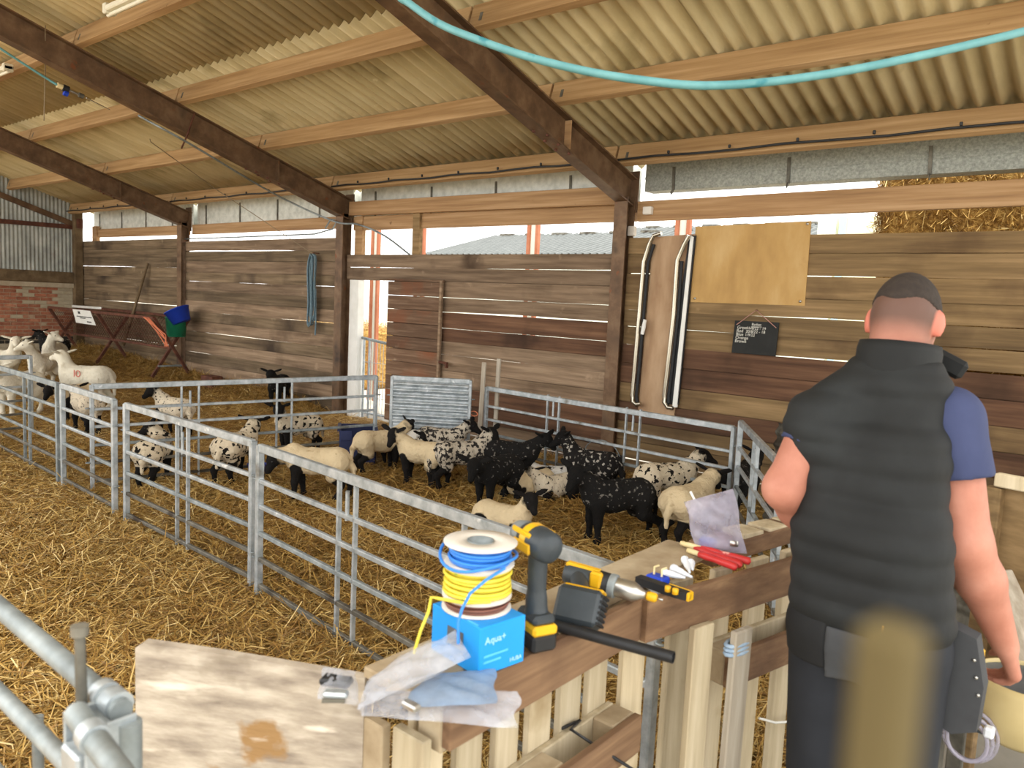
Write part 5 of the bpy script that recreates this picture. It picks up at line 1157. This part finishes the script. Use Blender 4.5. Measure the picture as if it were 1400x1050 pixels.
# white nozzles
for k, (pa, pb) in enumerate((((905, 782), (937, 790)), ((919, 776), (946, 789)), ((936, 764), (943, 783)), ((944, 768), (947, 779)))):
    a_, b_ = at_z(*pa, ZT+.012), at_z(*pb, ZT+.010); ax_ = unit(b_-a_); L_ = np.linalg.norm(b_-a_); s_ = unit(np.cross(ax_, UP))
    t = tag(MB().lathe([(0, 0), (.011, .001), (.012, .012), (.010, .014), (.009, L_*.5), (.004, L_*.9), (.003, L_), (0, L_)], a_, (s_, np.cross(s_, ax_), ax_), 14).build('plastic_nozzle', 'white_plastic'), 'small white tapered plastic nozzle beside the blue clip', 'nozzle', 'white nozzles')
# red handled screwdrivers in a pack
for k, (pa, pb, zz) in enumerate((((938, 744), (1027, 768), .018), ((931, 742), (1015, 773), .014), ((940, 752), (1008, 776), .012))):
    a_, b_ = at_z(*pa, ZT+zz), at_z(*pb, ZT+zz); ax_ = unit(b_-a_); L_ = np.linalg.norm(b_-a_); s_ = unit(np.cross(ax_, UP)); a3 = (s_, np.cross(s_, ax_), ax_)
    t = thing('screwdriver', ('red screwdriver with a cream tip nearest the plastic bag', 'red screwdriver in the middle of the bundle', 'red screwdriver at the open slot')[k], 'screwdriver', a_-UP*.011, 'bundle of red screwdrivers')
    MB().lathe([(0, 0), (.007, .001), (.008, .01), (.008, L_*.24), (0, L_*.24)], a_, a3, 12).build('tip', 'cream_plastic', t)
    MB().lathe([(0, L_*.24), (.009, L_*.25), (.011, L_*.4), (.009, L_*.55), (.011, L_*.75), (.011, L_*.97), (0, L_)], a_, a3, 12).build('handle', 'red_plastic', t)
# crumpled plastic bags
def film(name, label, cat, corners, mt_, bulge, seed, nu=16, nv=12, rough=.008, group=None, parts=None):
    r2 = np.random.RandomState(seed); c = [V3(p) for p in corners]; nrm = unit(np.cross(c[1]-c[0], c[3]-c[0])); ph = r2.uniform(0, 6.3, (10,)); kx = r2.uniform(2, 11, (10, 2))
    def surf(sg):
        out = []
        for i in range(nu+1):
            for j in range(nv+1):
                u_, w_ = i/nu, j/nv; p = c[0]*(1-u_)*(1-w_)+c[1]*u_*(1-w_)+c[2]*u_*w_+c[3]*(1-u_)*w_
                e = (math.sin(math.pi*u_)*math.sin(math.pi*w_))**.55
                nz_ = sum(abs(math.sin(kx[q, 0]*u_+kx[q, 1]*w_+ph[q]))-.6 for q in range(6))*rough*.55
                out.append(p+nrm*(sg*bulge*e+nz_*(e+.25))+(c[1]-c[0])*.02*math.sin(9*w_+ph[7])*(1 if i in (0, nu) else 0))
        return out
    A_, B_ = surf(1), surf(-1); m_ = len(A_); w1 = nv+1; f = []
    for i in range(nu):
        for j in range(nv):
            k = i*w1+j; f.append((k, k+w1, k+w1+1, k+1)); f.append((m_+k, m_+k+1, m_+k+w1+1, m_+k+w1))
    t = thing(name, label, cat, np.min(c, 0), group); mk('film', A_+B_, f, mt_, t, True); return t
zb = ZT+.012
t = film('plastic_bag', 'large clear plastic bag of fittings standing upright by the screwdrivers', 'plastic bag', [at_d(951, 752, 2.33), at_d(1020, 757, 2.28), at_d(1003, 668, 2.30), at_d(936, 686, 2.36)], 'film_bag', .035, 3, 18, 16, .010)
q = at_d(1003, 742, 2.29); MB().lathe([(0, -.012), (.016, -.008), (.016, .008), (0, .012)], q, n=10).build('fitting', 'steel', t); q = at_d(968, 742, 2.33); MB().box(q, (.05, .03, .03), bev=.006).build('fitting', 'blue_plastic', t)
q = at_d(944, 672, 2.36); MB().tube([q, at_d(950, 684, 2.35), at_d(958, 690, 2.34)], .004, 6).build('tie', 'paper', t)
film('plastic_bag', 'clear crumpled plastic sleeve propped diagonally against the blue box', 'plastic bag', [at_z(488, 970, ZT+.02), at_z(505, 925, ZT+.03), at_z(622, 862, ZT+.07), at_z(644, 898, ZT+.06)], 'film_clear', .018, 5)
t = film('plastic_bag', 'bluish plastic packet lying beneath the crumpled sleeve', 'plastic bag', [at_z(545, 968, ZT+.012), at_z(678, 962, ZT+.012), at_z(677, 914, ZT+.014), at_z(585, 922, ZT+.016)], 'film_blue', .010, 7, rough=.004)
MB().box(at_z(562, 965, ZT+.018), (.035, .018, .012), bev=.003).build('silver_part', 'steel', t)
film('plastic_bag', 'long flat clear bag drooping over the pallet top edge', 'plastic bag', [at_z(490, 978, ZT+.006), at_z(704, 996, ZT-.03), at_z(711, 945, ZT+.006), at_z(500, 945, ZT+.01)], 'film_clear', .008, 9, rough=.005)
t = film('parts_packet', 'small clear packet with black and silver parts on the weathered board', 'packet', [at_z(434, 955, ZT+.004), at_z(492, 965, ZT+.004), at_z(486, 918, ZT+.012), at_z(442, 912, ZT+.012)], 'film_clear', .012, 11, 10, 8, .006)
MB().bar(at_z(440, 928, ZT+.012), at_z(480, 934, ZT+.012), .03, .014, bev=.004).build('black_part', 'black_plastic', t); MB().bar(at_z(442, 948, ZT+.012), at_z(476, 950, ZT+.012), .022, .012, bev=.004).build('silver_part', 'galv', t); MB().bar(at_z(440, 958, ZT+.008), at_z(472, 958, ZT+.008), .006, .006).build('bolt', 'galv_dark', t)

# ================================================================ RIGHT EDGE: crate, bench, tub; stake close to the lens
t = thing('plywood_crate', 'plywood crate with pale top rails behind the man', 'crate', at_d(1365, 800, 2.9)*[1, 1, 0])
p_ = at_d(1362, 655, 2.9); xr = V3((1, -.25, 0)); xr = unit(xr); yb_ = unit((.25, 1, 0))
MB().bar(p_+UP*.0, p_+xr*.7, .04, .05, bev=.004).build('top_rail', 'pallet', t); MB().bar(p_-UP*.03-yb_*.0, V3((p_[0], p_[1], 0)), .05, .06, xr, bev=.004).build('corner_post', 'plank_right', t)
MB().bar(p_+xr*.36-UP*.36+yb_*.02, p_+xr*.70-UP*.36+yb_*.02, .015, .68, bev=.003).build('panel', 'plank_right', t); MB().bar(p_+xr*.19-UP*.36+yb_*.02, p_+xr*.352-UP*.36+yb_*.02, .015, .68, bev=.003).build('panel', 'ply', t); MB().bar(p_+xr*.02-UP*.36+yb_*.02, p_+xr*.186-UP*.36+yb_*.02, .015, .68, bev=.003).build('panel', 'plank_right', t)
MB().bar(p_+xr*.7, V3((*(p_+xr*.7)[:2], 0)), .05, .06, xr, bev=.004).build('corner_post', 'plank_right', t)
t = thing('grey_bench', 'low grey bench cluttered with tubing beside the man', 'bench', at_d(1385, 900, 2.35)*[1, 1, 0])
c_ = at_d(1400, 880, 2.45); zt_ = .60
MB().box((c_[0]+.1, c_[1], zt_), (.62, .5, .03), bev=.004).build('top', 'grey_plastic', t)
for sx in (-1, 1):
    for sy in (-1, 1): MB().box((c_[0]+.1+sx*.28, c_[1]+sy*.22, zt_/2), (.05, .05, zt_-.03), bev=.004).build('leg', 'galv_dark', t)
tc = at_d(1398, 985, 2.26); tc = V3((tc[0], tc[1], zt_+.016))
t = thing('cream_tub', 'round cream plastic tub under the man\'s right hand', 'tub', tc)
zr_ = at_d(1380, 950, 2.14)[2]-zt_-.016
MB().lathe([(0, 0), (.11, 0), (.135, .02), (.145, zr_*.5), (.14, zr_*.9), (.13, zr_), (.124, zr_), (.134, zr_*.88), (.137, zr_*.5), (.105, .01), (0, .01)], tc, n=32).build('body', 'tub_cream', t)
MB().lathe([(0, zr_*.92), (.13, zr_*.92)], tc, n=32).build('contents', 'grey_plastic', t)
q = at_d(1395, 800, 2.6); t = tag(MB().bar((*at_d(1420, 930, 2.6)[:2], zt_+.03), at_d(1352, 782, 2.78), .2, .025, bev=.004).build('grey_board', 'weathered_grey'), 'grey board tilted behind the man\'s forearm', 'board')
t = thing('coiled_tubing', 'coil of clear tubing with white fittings below the pouch', 'tubing', at_d(1325, 1010, 2.2)-UP*.08)
q = at_d(1322, 1012, 2.2)
for k in range(3): MB().tube([q+V3(((.05+.01*k)*math.cos(a), .02*k, (.06+.008*k)*math.sin(a))) for a in np.linspace(0, 2*math.pi, 21)[:-1]], .006, 6, closed=True).build('coil', 'film_bag', t)
MB().box(q+UP*.05, (.03, .03, .025), bev=.005).build('fitting', 'white_plastic', t); MB().box(q+UP*.045+V3((.05, 0, 0)), (.025, .03, .03), bev=.005).build('fitting', 'white_plastic', t)
pt_ = at_d(1222, 852, .12); dv = unit(cam_f*[1, 1, 0]); sv = unit(cam_r*[1, 1, 0])
st_ = MB(); a_ = unit(sv*.8+dv*.6); b2 = np.cross(UP, a_)
st_.box(V3((pt_[0], pt_[1], pt_[2]/2)), (.0092, .0092, pt_[2]), (a_, b2, UP), .002)
tag(st_.build('timber_stake', 'stake'), 'square yellowish timber stake rising right in front of the man\'s trousers', 'stake')

# ================================================================ second-level parts: small pieces belong to the part they sit on
SUB = {'battery_rib': 'battery', 'battery_face': 'battery', 'latch_line': 'battery', 'battery_edge': 'battery', 'side_badge': 'motor_housing', 'side_stripe': 'motor_housing', 'yellow_band': 'motor_housing', 'yellow_shell': 'motor_housing',
       'trigger': 'grip', 'hook_ring': 'post', 'pin': 'stay', 'stiffener': 'rafter', 'bolt': 'rafter', 'underline': 'slate', 'print_line': 'carton', 'end_label': 'carton', 'loose_loop': 'wound_wire', 'loose_end': 'wound_wire',
       'end_cap': 'body', 'latch': 'stile', 'handle_grip': 'handle', 'screw_head': 'ply_sheet', 'pin_head': 'pin', 'white_catch': 'chrome_bar', 'yellow_knob': 'handle', 'yellow_rim': 'handle', 'yellow_end': 'handle', 'nail': 'slate'}
bpy.context.view_layer.update()
base = lambda o: o.name.split('.')[0]
def mid(o): return sum((Vector(c) for c in o.bound_box), Vector())/8
for o in list(bpy.data.objects):
    tgt = SUB.get(base(o))
    if base(o) == 'lettering' and o.parent: tgt = {'chalkboard': 'slate', 'blue_box': 'carton', 'person': 'brand_patch'}.get(base(o.parent))
    if not tgt or o.parent is None or o.parent.parent is not None: continue
    sib = [q for q in o.parent.children if base(q) == tgt and q is not o]
    if sib: o.parent = min(sib, key=lambda q: (mid(q)-mid(o)).length)
